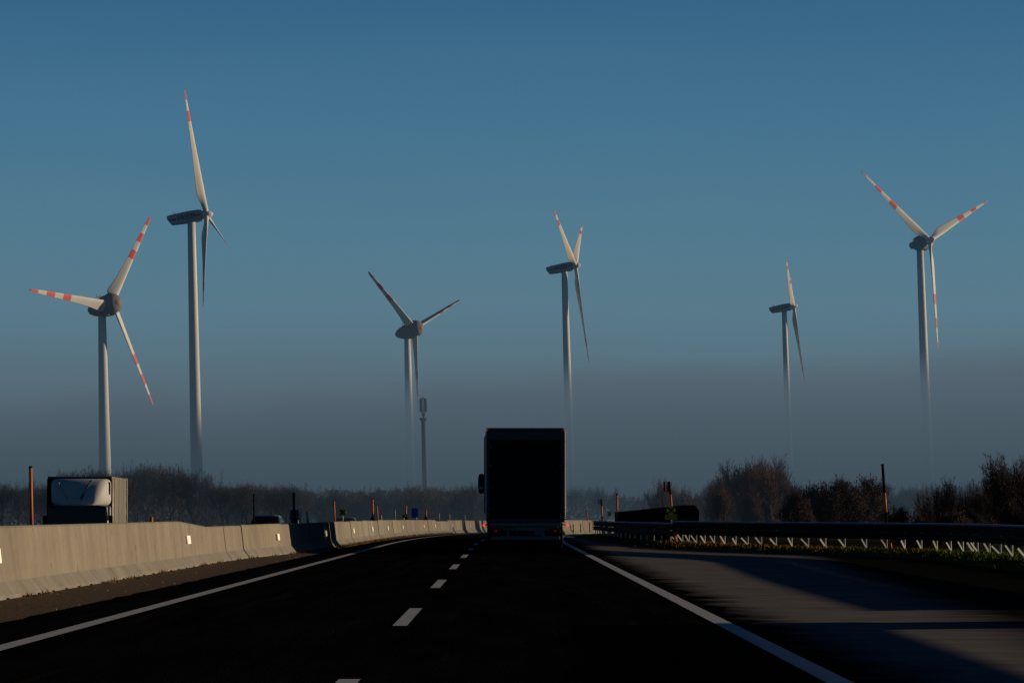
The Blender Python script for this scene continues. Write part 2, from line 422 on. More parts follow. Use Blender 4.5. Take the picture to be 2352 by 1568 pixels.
offp = [Vector((9.3, 35.2)), Vector((9.2, 28)), Vector((9.1, 20)), Vector((9, 5))]  # rail added out of view to cast the shadow on the near shoulder
g3 = guardrail('guard_rail', offp, .38, 'unseen guard rail added out of view on the right for its shadow on the shoulder', posts=False)
bm = bmesh.new(); box(bm, -.05, .05, -2.0, 0, 0, .95); o = finish('shadow_plate', bm, M['galvd'], g3)  # unseen plate added to block the light at the rail's far end
o.location = Vector((9.3, 35.0, 0))-g3.location

# ------------------------------------------------------------------ concrete median barrier
def bar_profile(h):      # x measured from the front foot backwards
    return [(0,0,1),(-.02,.075,1),(-.17,.27,0),(-.25,h-.03,0),(-.28,h,0),(-.42,h,0),(-.45,h-.03,0),(-.53,.27,0),(-.68,.075,0),(-.70,0,0)]
segs = []
ys = [18, 30, 41.5, 53.5, 64.5]
segs.append((18,30,1.1,1.1)); segs.append((30,41.5,1.1,1.1)); segs.append((41.5,54.2,1.1,1.1)); segs.append((54.2,66.6,1.1,1.1)); segs.append((66.6,72.4,1.1,.955))
y = 72.4
while y < 330:
    L = 4.0; segs.append((y, y+L, .955, .955)); y += L
shown = 0
for i, (a, b, h0, h1) in enumerate(segs):
    bm = bmesh.new(); gap = .012; a1, b1 = a+gap, b-gap
    nseg = max(2, int((b-a)/2)); rings = []
    jx = random.uniform(-.012, .012) if h0 < 1 else 0; jy = random.uniform(-.02, .02) if h0 < 1 else 0
    jh = random.uniform(-.012, .012) if (h0 < 1 and h1 < 1) else 0
    if 186 < a < 197: jh = -.075
    for k in range(nseg+1):
        y = a1+(b1-a1)*k/nseg; h = h0+(h1-h0)*k/nseg
        pr = bar_profile(h+jh)
        x0 = bar_x(y)+jx+jy*(k/nseg-.5)
        rings.append([Vector((x0+px, y, dz(y)+pz)) for px, pz, _ in pr])
    org = Vector((bar_x(a)-.35, (a+b)/2, dz(a)))
    rings = [[v-org for v in r] for r in rings]
    loft(bm, rings, 0, True, True, False)
    bm.faces.ensure_lookup_table()
    for f in bm.faces:
        if f.normal.length == 0: f.normal_update()
    for f in bm.faces:
        zc = sum(v.co.z for v in f.verts)/len(f.verts); 
        if zc < .24 and len(f.verts) == 4: f.material_index = 1
    # lifting slots at the foot
    for q in range(max(2, int((b-a)/1.4))):
        yy = -(b-a)/2+(q+.5)*(b-a)/max(2, int((b-a)/1.4))
        box(bm, .352+(bar_x((a+b)/2)-bar_x(a)), .372+(bar_x((a+b)/2)-bar_x(a)), yy-.06, yy+.06, 0, .045, 2)
    m = M['conc'][random.choice([0,0,1,2]) if h0 < 1 and a > 76 else 0]
    o = fixn(finish('concrete_barrier', bm, [m, M['toe'], M['black']]))
    o.location = org
    if a < 70:
        lb = {18:'tall concrete barrier section nearest the camera, running out of the picture at the left edge', 30:'tall smooth concrete barrier section passing below the box lorry, with a reflector at its start',
              41.5:'tall concrete barrier section below the box lorry with a short vertical crack', 54.2:'last full height section of the tall concrete barrier before its top slopes down', 66.6:'concrete barrier end section whose top edge slopes down to the lower barrier'}[a]
    elif a < 76: lb = 'first low concrete barrier segment directly after the sloping end section'
    elif a < 88: lb = 'sunlit low concrete barrier segment between the sloping end and the blue shadow'
    elif a < 104: lb = 'low concrete barrier segment darkened by the shadow of the lorry'
    elif a < 150: lb = 'sunlit low concrete barrier segment between the lorry shadow and the blue sign'
    elif a < 215: lb = 'small distant concrete barrier segment between the blue sign and the lorry ahead'
    else: lb = 'far concrete barrier segment in the bend around and beyond the lorry ahead'
    tag(o, lb, 'concrete barrier', 'concrete barrier segments of the median')
    # reflector plates
    if True:
        for yr in (42.4, 67.9, 87.4, 102.9, 117.5, 131.0, 143.5, 156.5, 176, 187, 204, 222, 240, 262, 281, 300):
            if a <= yr < b:
                bm = bmesh.new(); hh = h0*.60 if h0 > 1 else .56; fx = bar_x(yr)-.17-.08*(hh-.27)/(.66)
                s = .085
                Mx = Matrix.Rotation(R(-7), 4, 'Y')
                box(bm, .0, .02, -s*2.0, s*2.0, -.11, .11, 0, Mx); ro = finish('reflector', bm, M['reflect'], o)
                ro.location = Vector((fx+.03, yr, dz(yr)+hh))-org
                if yr > 60: ro.scale = (1, 1.9 if yr < 100 else 1.5, .9)

for k in range(7):
    pa = Vector((4.15+.20*k*4*.98, 194+k*3.9, 0)); dr_ = Vector((.2, 1, 0)).normalized()
    bm = bmesh.new(); rings = []
    for q in (0.0, 3.96):
        rings.append([Vector((px+.35, q-2, pz)) for px, pz, _ in bar_profile(.955)])
    loft(bm, rings, 0, True, True, False)
    o = fixn(finish('concrete_barrier', bm, [M['conc'][k % 2], M['toe']])); o.location = (pa.x, pa.y, dz(pa.y)); o.rotation_euler = (0, 0, R(-11.3+random.uniform(-.6,.6)))
    tag(o, 'concrete barrier segment seen right of the lorry behind the short pale posts', 'concrete barrier', 'concrete barrier segments right of the lorry')
# ------------------------------------------------------------------ wind turbines
def blade_mesh(L, kind, three=False):
    bm = bmesh.new(); rings = []; n = 14
    if kind == 'slim':
        st = [(.0,1.9,1.9,0),(.04,1.9,1.8,0),(.10,2.5,1.35,.35),(.17,3.5,1.0,.8),(.22,3.55,.85,.85),(.35,2.9,.6,.7),(.5,2.25,.42,.5),(.65,1.7,.3,.36),(.8,1.2,.2,.25),(.92,.75,.12,.15),(.98,.4,.08,.08),(1,.12,.05,.0)]
        bands = [(.915,1.01),(.745,.83)] if not three else [(.93,1.01),(.71,.80),(.49,.585)]
    else:
        st = [(.0,1.5,1.5,0),(.045,1.6,1.5,.0),(.055,2.6,1.3,.7),(.09,3.9,1.1,1.25),(.14,3.7,.95,1.15),(.25,3.0,.7,.85),(.4,2.4,.5,.6),(.6,1.85,.35,.4),(.8,1.4,.22,.25),(.93,1.0,.14,.12),(.985,.65,.1,.05),(1,.3,.06,.0)]
        bands = [(.905,1.01),(.70,.80),(.50,.60)]
        bands = [(.90,1.01),(.70,.80),(.505,.60)]
    # insert band edges as stations
    def at(t):
        for s, e in zip(st, st[1:]):
            if s[0] <= t <= e[0]:
                k = (t-s[0])/(e[0]-s[0]); return (t,)+tuple(s[j]+(e[j]-s[j])*k for j in (1,2,3))
    ts = sorted(set([s[0] for s in st]+[b for bb in bands for b in bb if b < 1]+[i/30 for i in range(31)]))
    for t in ts:
        _, c, th, off = at(min(t, 1)); tw = R(-14*(1-t)**2)
        r = []
        for i in range(n):
            a = 2*math.pi*i/n
            u = math.cos(a)*c/2; v = math.sin(a)*th/2
            if t > .05: v *= (.55+.45*math.cos(a))*1.25     # thin trailing edge, blunt leading edge
            u -= off
            r.append(Vector((u*math.cos(tw)-v*math.sin(tw), u*math.sin(tw)+v*math.cos(tw), t*L)))
        rings.append(r)
    loft(bm, rings, 0, True)
    for f in bm.faces:
        z = sum(v.co.z for v in f.verts)/len(f.verts)/L
        if any(b0 < z < b1 for b0, b1 in bands): f.material_index = 1
    me = bpy.data.meshes.new('blade'); bmesh.ops.recalc_face_normals(bm, faces=bm.faces); bm.to_mesh(me); bm.free()
    me.materials.append(M['white']); me.materials.append(M['red']); return me
def text_mesh(txt, size, ext, shear=.35, offset=.02):
    cu = bpy.data.curves.new('lettering', 'FONT'); cu.body = txt; cu.size = size; cu.extrude = ext; cu.shear = shear; cu.offset = offset; cu.space_character = 1.12
    cu.align_x = 'CENTER'; cu.align_y = 'CENTER'
    t = bpy.data.objects.new('lettering', cu); COL.objects.link(t)
    dg = bpy.context.evaluated_depsgraph_get(); me = bpy.data.meshes.new_from_object(t.evaluated_get(dg))
    bpy.data.objects.remove(t); bpy.data.curves.remove(cu); return me
LEAN = R(-1.6)
BM_ = {}
def turbine(hub_px, D, L, psi, tau, th, kind, label, dirs=1, logo=True, pitch=52, back=None, short=False):
    hub = P(hub_px[0], hub_px[1], D)
    back = back or (5.4 if kind == 'slim' else 4.6)
    Rz = Matrix.Rotation(R(-psi), 4, 'Z'); Ln = Matrix.Rotation(LEAN, 4, 'Y')
    H = hub.z
    top_off = Rz @ Vector((back, 0, 0))       # tower axis to hub, along the horizontal projection of the rotor axis
    # root so that the hub lands on its place
    rot = (Ln @ Rz)
    base = hub - (rot @ Vector((back, 0, H+ .0)))
    base_z = base.z
    root = empty('wind_turbine', base, label, 'wind turbine', 'wind turbines standing in the fog'); root.rotation_euler = rot.to_euler()
    hz = H
    bm = bmesh.new(); n = 28; r0, r1 = (2.35, 1.38) if kind == 'slim' else (2.2, 1.22)
    topz = hz-(2.3 if kind == 'slim' else 3.4); rs = []
    for k in range(0, 9):
        t = k/8; rr = r0+(r1-r0)*t; rs.append(ring((0,0,-8+(topz+8)*t), rr, n, 'Z'))
    loft(bm, rs, 0); o = finish('tower', bm, M['white'], root)
    RF = Matrix.Translation((back, 0, hz)) @ Matrix.Rotation(R(-tau), 4, 'Y')       # rotor frame, +X is the nose
    # nacelle
    bm = bmesh.new()
    if kind == 'slim':
        secs = [(-13.9,-1.05,1.15,1.5),(-12.6,-2.15,1.35,1.7),(-10,-2.2,1.6,1.8),(-6,-2.2,1.95,1.85),(-2.6,-2.1,2.0,1.8),(-1.5,-1.9,1.8,1.6)]
        secs[0] = (-13.9,-.2,1.1,1.45)
        if short: secs = [(-10.2,-.9,.9,1.1),(-9.6,-1.5,1.1,1.3),(-7.2,-1.7,1.2,1.4),(-7.0,-2.7,2.3,2.0),(-5,-3.2,2.7,2.3),(-2.6,-3.0,2.8,2.3),(-1.4,-2.0,2.2,1.9)]
        rs = []
        for x, zb, zt, w in secs:
            c = .35
            rs.append([Vector(v) for v in [(x,-w+c,zb),(x,w-c,zb),(x,w,zb+c),(x,w,zt-c),(x,w-c,zt),(x,-w+c,zt),(x,-w,zt-c),(x,-w,zb+c)]])
        loft(bm, rs, 0, True, True, False)
        na = fixn(finish('nacelle', bm, M['nacelle'], root)); na.matrix_local = RF
        bm = bmesh.new(); vx = -9 if short else -11.6; tube(bm, (vx,0,1.0), (vx,0,2.5), .12, .09); tube(bm, (vx,-.5,2.2), (vx,.5,2.2), .07, .07); tube(bm, (vx+.6,0,1.0), (vx+.6,0,2.0), .25, .2)
        finish('wind_vane', bm, M['nacelle'], na)
        if logo:
            bm = bmesh.new()
            box(bm, -13.0, -10.6, -1.905, -1.87, -.75, -.25); box(bm, -4.3, -1.9, -1.905, -1.87, -.15, .35)
            finish('logo_stripe', bm, M['ink'], na)
            me = text_mesh('WEB', 3.1, .03, .35, .05); me.materials.clear(); me.materials.append(M['ink'])
            lo = bpy.data.objects.new('lettering', me); COL.objects.link(lo); lo.parent = na
            lo.location = (-7.4, -1.93, -.15); lo.rotation_euler = (R(90), R(-3), 0); lo.scale = (.92, .85, 1)
    else:
        rs = []
        for x, r in [(-10.4,.25),(-10.1,.9),(-9.3,1.55),(-7.8,2.2),(-6,2.75),(-4,3.15),(-2.2,3.4),(-.9,3.45)]:
            rs.append(ring((x, 0, -.25-.06*(abs(x))), r, 24, 'X'))
        loft(bm, rs, 0); na = finish('nacelle', bm, M['egg'], root); na.matrix_local = RF
        bm = bmesh.new(); tube(bm, (-6.6,0,1.9), (-6.6,0,4.1), .10, .07); tube(bm, (-5.2,0,2.6), (-5.2,0,3.6), .10, .1); tube(bm, (-7,0,2.9),(-4.2,0,2.9), .08, .08)
        finish('wind_vane', bm, M['nacelle'], na)
    # hub
    bm = bmesh.new()
    if kind == 'slim': pr = [(-1.4,1.5),(-.9,1.65),(.3,1.6),(1.2,1.3),(1.9,.85),(2.35,.3),(2.4,.05)]
    else: pr = [(-.85,3.4),(-.3,3.35),(.9,3.1),(1.8,2.6),(2.4,1.9),(2.55,1.2),(2.9,.9),(3.0,.1)]
    loft(bm, [ring((x,0,0), r, 24, 'X') for x, r in pr], 0)
    hb = finish('hub', bm, M['white'] if kind == 'slim' else M['egg'], root); hb.matrix_local = RF
    key = (kind, L, short)
    if key not in BM_: BM_[key] = blade_mesh(L, kind, short)
    for k in range(3):
        a = R(th)+dirs*k*2*math.pi/3
        bo = bpy.data.objects.new('blade', BM_[key]); COL.objects.link(bo); bo.parent = root
        # rotate +Z towards +Y by angle a about the X axis
        bo.matrix_local = RF @ Matrix.Rotation(-a, 4, 'X') @ Matrix.Rotation(R(pitch), 4, 'Z')
    return root
turbine((258,697), 888, 35.0, 37, 4, 34.6, 'stout', 'white turbine at the far left with egg shaped head and red banded blades', pitch=74)
turbine((474,493), 1003, 45.6, 4, 5.4, -20.0, 'slim', 'tallest white turbine with WEB lettering on its long head, second from the left')
turbine((956,754), 1135, 35.0, 35, 5.8, -52, 'stout', 'egg headed turbine beside the telecom mast, blades dark and shadowed', pitch=25)
turbine((1322,610), 1329, 46.0, 11, 6.2, -60.8, 'slim', 'turbine right above the lorry with two upper blades in a narrow V')
turbine((1823,703), 1604, 46.0, 6, 6.4, 48.5, 'slim', 'smallest and most distant turbine, its upper blades overlapping in one line')
turbine((2136,552), 1162, 46.0, 47.9, 7.4, -54.2, 'slim', 'turbine at the far right with blades spread in a wide Y', logo=False, pitch=80, short=True)

# telecom mast
mp = P(979, 1177, 900); top = P(973, 912, 900)
ms = empty('telecom_mast', (mp.x, 900, -1.6), 'slim grey telecom mast with antenna cage beside the egg headed turbine', 'mast'); ms.rotation_euler = (0, LEAN, 0)
Hm = top.z+1.6; bm = bmesh.new()
loft(bm, [ring((0,0,0), 1.05, 16, 'Z'), ring((0,0,Hm*.55), .85, 16, 'Z'), ring((0,0,Hm-7.2), .72, 16, 'Z')]); finish('shaft', bm, M['mast'], ms)
bm = bmesh.new(); loft(bm, [ring((0,0,Hm-7.4), 1.0, 16, 'Z'), ring((0,0,Hm-6.9), 1.25, 16, 'Z'), ring((0,0,Hm-6.5), 1.25, 16, 'Z')]); finish('platform', bm, M['antenna'], ms)
bm = bmesh.new(); tube(bm, (0,0,Hm-6.6), (0,0,Hm), .22, .15); finish('top_pole', bm, M['antenna'], ms)
for k in range(4):
    a = k*math.pi/2+.5; bm = bmesh.new(); c, s = 1.05*math.cos(a), 1.05*math.sin(a)
    box(bm, c-.22, c+.22, s-.2, s+.2, Hm-4.6, Hm-.4, bev=.08); tube(bm, (c*.8, s*.8, Hm-4.6), (c*.2, s*.2, Hm-6.2), .12, .12); tube(bm, (c, s, Hm-.5), (0, 0, Hm-.1), .08, .08)
    finish('antenna_panel', bm, M['antenna'], ms)

# ------------------------------------------------------------------ lorry ahead
def wheel(parent, x, y, r, w, rim=M['truckframe'], name='wheel'):
    bm = bmesh.new(); prof = [(-w/2,r*.55),(-w/2,r*.93),(-w/2+.03,r),(w/2-.03,r),(w/2,r*.93),(w/2,r*.55)]
    rs = [ring((px,0,0), pr, 28, 'X') for px, pr in prof]; loft(bm, rs, 0)
    wo = fixn(finish(name, bm, M['rubber'], parent)); wo.location = (x, y, r)
    bm = bmesh.new(); loft(bm, [ring((-w/2-.005,0,0), r*.52, 20, 'X'), ring((-w/2+.06,0,0), r*.3, 20, 'X'), ring((w/2-.06,0,0), r*.3, 20, 'X'), ring((w/2+.005,0,0), r*.52, 20, 'X')]); fixn(finish('rim', bm, rim, wo))
    return wo
TX, TY = .665, 92.6
tr = empty('lorry', (TX, TY, 0), 'dark curtain sided lorry seen from behind in the right lane', 'lorry')
tr.rotation_euler = (0, 0, R(.15))
W = 1.275
bm = bmesh.new(); box(bm, -W+.03, W-.03, .12, 13.55, 1.12, 4.0); finish('cargo_body', bm, M['tarp'], tr)
for s in (-1, 1):      # curtain sides, rippled, with bright eyelets and buckles
    bm = bmesh.new(); prev = None
    for i in range(0, 271):
        y = .15+i*.05; bulge = .012*math.sin(i*.9)+.02*math.sin(y*1.1)+.05*min(1, i/8)
        row = [bm.verts.new((s*(W+.0+(bulge if 1.3 < z < 3.8 else .002)), y, z)) for z in (.98, 1.2, 1.35, 2.2, 3.0, 3.75, 3.92, 4.02)]
        if prev:
            for k in range(7): bm.faces.new((prev[k], prev[k+1], row[k+1], row[k]))
        prev = row
    finish('side_curtain', bm, M['tarp'], tr)
    bm = bmesh.new()
    for k in range(46): 
        z = 1.12+k*.062; bmesh.ops.create_icosphere(bm, subdivisions=1, radius=.027, matrix=Matrix.Translation((s*(W+.012), .0, z)))
    finish('eyelet_strip', bm, M['eyelet'], tr)
bm = bmesh.new(); box(bm, -W, W, .06, 13.6, 4.0, 4.05); 
for k in range(40):
    x = -W+.06+k*.0625; bmesh.ops.create_icosphere(bm, subdivisions=1, radius=.021, matrix=Matrix.Translation((x, .0, 4.055)))
finish('roof', bm, [M['tarp'], M['eyelet']], tr)
for f in bpy.data.objects['roof'].data.polygons: f.material_index = int(f.area < .01)
# rear frame
bm = bmesh.new()
box(bm, -W, -W+.10, 0, .12, 1.0, 4.04, bev=.012); box(bm, W-.10, W, 0, .12, 1.0, 4.04, bev=.012); box(bm, -W+.10, W-.10, .01, .12, 3.66, 4.035, bev=.01); box(bm, -W+.10, W-.10, .005, .12, 1.0, 1.1, bev=.01)
finish('rear_frame', bm, M['truckframe'], tr)
for s in (-1, 1):
    bm = bmesh.new(); x0, x1 = (-W+.105, -.006) if s < 0 else (.006, W-.105)
    box(bm, x0, x1, .03, .08, 1.11, 3.65, bev=.015)
    for q in (.33, .42):
        xx = x1-.12 if s < 0 else x0+.12
        xx = xx - s*0 + (0 if q == .33 else -s*-.28)
    dr = finish('rear_door', bm, M['truckdark'], tr)
    for off in (.16, .5):
        xx = (x1-off) if s < 0 else (x0+off)
        bm = bmesh.new(); tube(bm, (xx, .015, 1.08), (xx, .015, 3.68), .017, .017, 8); box(bm, xx-.03, xx+.03, -.01, .03, 1.95, 2.02)
        box(bm, xx-.02, xx+.16, -.02, 0, 1.96, 2.0); finish('lock_rod', bm, M['truckdark'], dr)
    for z in (1.4, 2.1, 2.8, 3.4):
        bm = bmesh.new(); xx = s*(W-.11); box(bm, xx-.07, xx+.07, -.012, .03, z, z+.06); finish('hinge', bm, M['truckframe'], dr)
# under structure
bm = bmesh.new(); box(bm, -W+.2, W-.2, .16, .3, .72, .98, bev=.01); box(bm, -.5, -.42, .3, 13.3, .72, 1.08); box(bm, .42, .5, .3, 13.3, .72, 1.08); finish('chassis', bm, M['trucksteel'], tr)
bm = bmesh.new(); box(bm, -1.12, 1.12, .04, .16, .42, .54, bev=.02); box(bm, -.62, -.52, .08, .2, .5, .8); box(bm, .52, .62, .08, .2, .5, .8); finish('underrun_bumper', bm, M['trucksteel'], tr)
bm = bmesh.new(); box(bm, -1.16, 1.16, .02, .12, .86, .98, bev=.01); finish('light_bar', bm, M['trucksteel'], tr)
for s in (-1, 1):
    bm = bmesh.new(); box(bm, s*.93-.2, s*.93+.2, 0, .1, .62, .8, bev=.02); tl = finish('tail_light', bm, M['black'], tr)
    bm = bmesh.new(); tube(bm, (s*.965,-.012,.71), (s*.965,0,.71), .045, .05, 14); finish('lens', bm, M['reddim'], tl)
    bm = bmesh.new(); tube(bm, (s*1.2,.05,.93), (s*(W+.045),.0,.90), .018, .022, 8); bmesh.ops.create_uvsphere(bm, u_segments=12, v_segments=8, radius=.048, matrix=Matrix.Translation((s*(W+.07),-.02,.89)))
    for f in bm.faces:
        if abs(sum(v.co.x for v in f.verts)/len(f.verts)) > W+.03: f.material_index = 1
    finish('marker_lamp', bm, [M['black'], M['redlamp']], tr)
    bm = bmesh.new(); box(bm, s*(W-.03)-.028, s*(W-.03)+.028, -.02, .0, 3.96, 4.02, bev=.008); finish('corner_lamp', bm, M['cornerlamp'], tr)
    bm = bmesh.new(); box(bm, s*.98-.24, s*.98+.24, .7, .72, .22, .78); finish('mud_flap', bm, M['black'], tr)
bm = bmesh.new(); box(bm, -1.2, 1.2, 1.0, 13, .30, 1.1); finish('underside_shade', bm, M['black'], tr)  # black box added to fill the shade below the trailer
bm = bmesh.new(); box(bm, -.3, .62, .10, .16, .58, .84, bev=.01); finish('centre_panel', bm, M['trucksteel'], tr)
bm = bmesh.new(); box(bm, -.27, .27, .015, .03, .60, .72, bev=.004); finish('number_plate', bm, M['black'], tr)  # shade on the plate put into its black colour
for y in (1.9, 3.2, 4.5):
    for s in (-1, 1): wheel(tr, s*1.05, y, .5, .4)
for s in (-1, 1): wheel(tr, s*.98, 12.2, .5, .5); wheel(tr, s*1.08, 15.1, .5, .32)
# tractor cab
bm = bmesh.new()
rs = []
for y, zt, w in ((14.35, 3.72, 1.16), (14.6, 3.82, 1.2), (15.6, 3.74, 1.22), (16.1, 3.3, 1.22), (16.35, 2.4, 1.2), (16.4, 1.2, 1.2)):
    rs.append([Vector(v) for v in [(-w,y,.75),(w,y,.75),(w,y,zt-.25),(w-.2,y,zt),(-w+.2,y,zt),(-w,y,zt-.25)]])
loft(bm, rs, 0, True, True, False); cab = fixn(finish('cab', bm, M['truckframe'], tr))
for s in (-1, 1):
    bm = bmesh.new()
    rs = []
    for z, w, y in ((2.02,.04,0),(2.07,.10,0),(2.25,.135,0),(2.62,.13,0),(2.74,.10,0),(2.78,.05,0)):
        rs.append([Vector((s*(W+.245-0)-w*1.0, 15.75, z)), Vector((s*(W+.245)+w, 15.75, z)), Vector((s*(W+.245)+w, 15.95, z)), Vector((s*(W+.245)-w, 15.95, z))])
    loft(bm, rs, 0, True, True, False)
    tube(bm, (s*(W-.06),15.9,2.7), (s*(W+.2),15.85,2.74), .025, .025); tube(bm, (s*(W-.06),15.9,2.0), (s*(W+.2),15.85,2.08), .03, .025)
    mr = fixn(finish('mirror', bm, M['black'], tr))
    bm = bmesh.new(); box(bm, s*(W+.27)-.08, s*(W+.27)+.08, 15.735, 15.745, 2.2, 2.3); finish('mirror_glass', bm, M['cabline'], mr)
    if s > 0: mr.location.x = -.3
bm = bmesh.new(); box(bm, -1.13, 1.13, 16.28, 16.3, 2.1, 3.1); finish('windscreen', bm, M['glassdark'], cab)

# ------------------------------------------------------------------ oncoming box lorry on the left
gz = -.75
p = P(179, 1177, 112)
bt = empty('box_lorry', (p.x, 112, gz), 'oncoming white cabbed box lorry with beige side behind the tall concrete barrier', 'lorry'); bt.rotation_euler = (0, 0, R(3))
S = 112/FPX    # metres per photo pixel at its distance
hw = 1.27
zt = P(179, 1090, 112).z-gz
bm = bmesh.new(); rs = []
def round_rect(y, w, z0, z1, c, arch=.0):
    pts = []
    for cxx, czz, a0 in ((w-c, z0+c, -90), (w-c, z1-c, 0), (-w+c, z1-c, 90), (-w+c, z0+c, 180)):
        for k in range(5):
            a = R(a0+k*22.5); x = cxx+c*math.cos(a); pts.append(Vector((x, y, czz+c*math.sin(a)+(arch*(1-(x/w)**2) if czz > (z0+z1)/2 else 0))))
    return pts
# cargo box (dark front wall frame, beige side)
bm = bmesh.new(); box(bm, -hw, hw, .55, .62, .95, zt-.13, bev=.02)
loft(bm, [round_rect(.50, hw, .95, zt-.13, .10, .12), round_rect(.66, hw+.01, .95, zt-.12, .10, .12)])
finish('front_wall', bm, M['darktrim'], bt)
bm = bmesh.new(); box(bm, -hw+.01, hw-.01, .66, 7.9, .95, zt-.06); finish('cargo_body', bm, M['beige'], bt)
bm = bmesh.new(); box(bm, hw-.02, hw+.02, 7.9, 8.05, .95, zt-.04); box(bm, -hw+.02, hw-.02, 7.9, 8.0, .95, zt-.02); 
for z in (1.2,1.7,2.2,2.7,3.1): box(bm, hw+.0, hw+.035, 7.75, 7.9, z, z+.3)
finish('rear_frame', bm, M['beigeb'], bt)
bm = bmesh.new()
for k in range(3):
    yy = 1.9+k*2.1; box(bm, hw-.01, hw+.006, yy, yy+.03, 1.0, zt-.1)
finish('side_seam', bm, M['beigeb'], bt)
bm = bmesh.new(); tube(bm, (hw+.02,.62,1.2), (hw+.02,.62,zt-.5), .03, .03); 
for z in (1.5,1.9,2.3,2.7): box(bm, hw, hw+.05, .66, .76, z, z+.12)
finish('corner_post', bm, M['eyelet'], bt)
# cab: fairing on top, windscreen below
cw = 1.13
fz = P(179, 1160, 112).z-gz     # lower edge of the fairing
ft = P(179, 1099, 112).z-gz
OX = .10
bm = bmesh.new(); rs = []
for y, w, z1, c in ((.45, cw+.02, ft, .20), (.1, cw+.02, ft, .22), (-.3, cw-.02, ft-.03, .26), (-.6, cw-.09, ft-.12, .28), (-.85, cw-.24, ft-.34, .24), (-1.0, cw-.42, ft-.62, .18), (-1.05, cw-.55, fz+.12, .05)):
    z1 = max(z1, fz+.1); rs.append([v+Vector((OX,0,0)) for v in round_rect(y, w, fz, z1, min(c, (z1-fz)/2-.001))])
loft(bm, rs, 0); fa = fixn(finish('roof_fairing', bm, M['cabwhite'], bt, True))
from mathutils.bvhtree import BVHTree
_b = bmesh.new(); _b.from_mesh(fa.data); bvh = BVHTree.FromBMesh(_b)
def crease(x0, z0, x1, z1, r, m, name):
    bm = bmesh.new(); prev = None
    for k in range(9):
        x = x0+(x1-x0)*k/8; z = z0+(z1-z0)*k/8; h = bvh.ray_cast(Vector((x, -5, z)), Vector((0, 1, 0)))[0]
        if h is None: continue
        h = h+Vector((0, -.006, 0))
        if prev is not None: tube(bm, prev, h, r, r, 6)
        prev = h
    finish(name, bm, m, fa)
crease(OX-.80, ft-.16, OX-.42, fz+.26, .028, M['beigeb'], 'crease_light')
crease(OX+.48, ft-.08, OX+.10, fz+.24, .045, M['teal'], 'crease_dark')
bm = bmesh.new(); box(bm, OX-.22, OX+.05, -1.03, -1.0, fz+.12, fz+.17, bev=.01); finish('badge_plate', bm, M['ink'], fa)
bm = bmesh.new(); zc = (ft+fz)/2+.14; loft(bm, [ring((OX+cw-.06, -.12, zc), .15, 14, 'X', .27), ring((OX+cw+.035, -.12, zc), .14, 14, 'X', .25)]); finish('side_window', bm, M['glassdark'], fa)
bm = bmesh.new(); rs = []
for y, w in ((.42, cw+.02), (-.3, cw+.02), (-.95, cw+.0), (-1.15, cw-.06), (-1.22, cw-.25)):
    rs.append([v+Vector((OX,0,0)) for v in round_rect(y, w, .35, fz-.01, .10)])
loft(bm, rs, 0); cb = fixn(finish('cab', bm, M['cabwhite'], bt))
bm = bmesh.new(); rs = []
for z, y, w in ((fz-.03, -1.30, cw+.0), (fz-.5, -1.35, cw+.03), (1.0, -1.40, cw+.03)):
    rs.append([Vector((OX+w*math.sin(R(t))/math.sin(R(84)), y+.12*(1-math.cos(R(t))), z)) for t in range(-84, 85, 6)])
loft(bm, rs, 0, False, False); finish('windscreen', bm, M['glassdark'], cb)
bm = bmesh.new(); box(bm, OX-cw+.05, OX+cw-.05, -1.30, -1.20, fz-.09, fz-.02, bev=.02); finish('sun_visor', bm, M['black'], cb)
for s in (-1, 1):
    bm = bmesh.new(); box(bm, OX+s*(cw+.028)-.006, OX+s*(cw+.028)+.006, -.9, -.1, 1.75, 2.35, bev=.004); finish('door_window', bm, M['glassdark'], cb)
    bm = bmesh.new(); box(bm, OX+s*(cw+.14)-.08, OX+s*(cw+.14)+.08, -1.1, -1.0, 1.45, 1.95, bev=.03); tube(bm, (s*cw,-1.05,1.9), (s*(cw+.14),-1.05,1.9), .02, .02); finish('mirror', bm, M['black'], bt)
    for y in (-.75, 6.2): wheel(bt, s*.98, y, .45, .3)
bm = bmesh.new(); box(bm, -.4, .4, .4, 7.5, .6, .94); finish('chassis', bm, M['black'], bt)

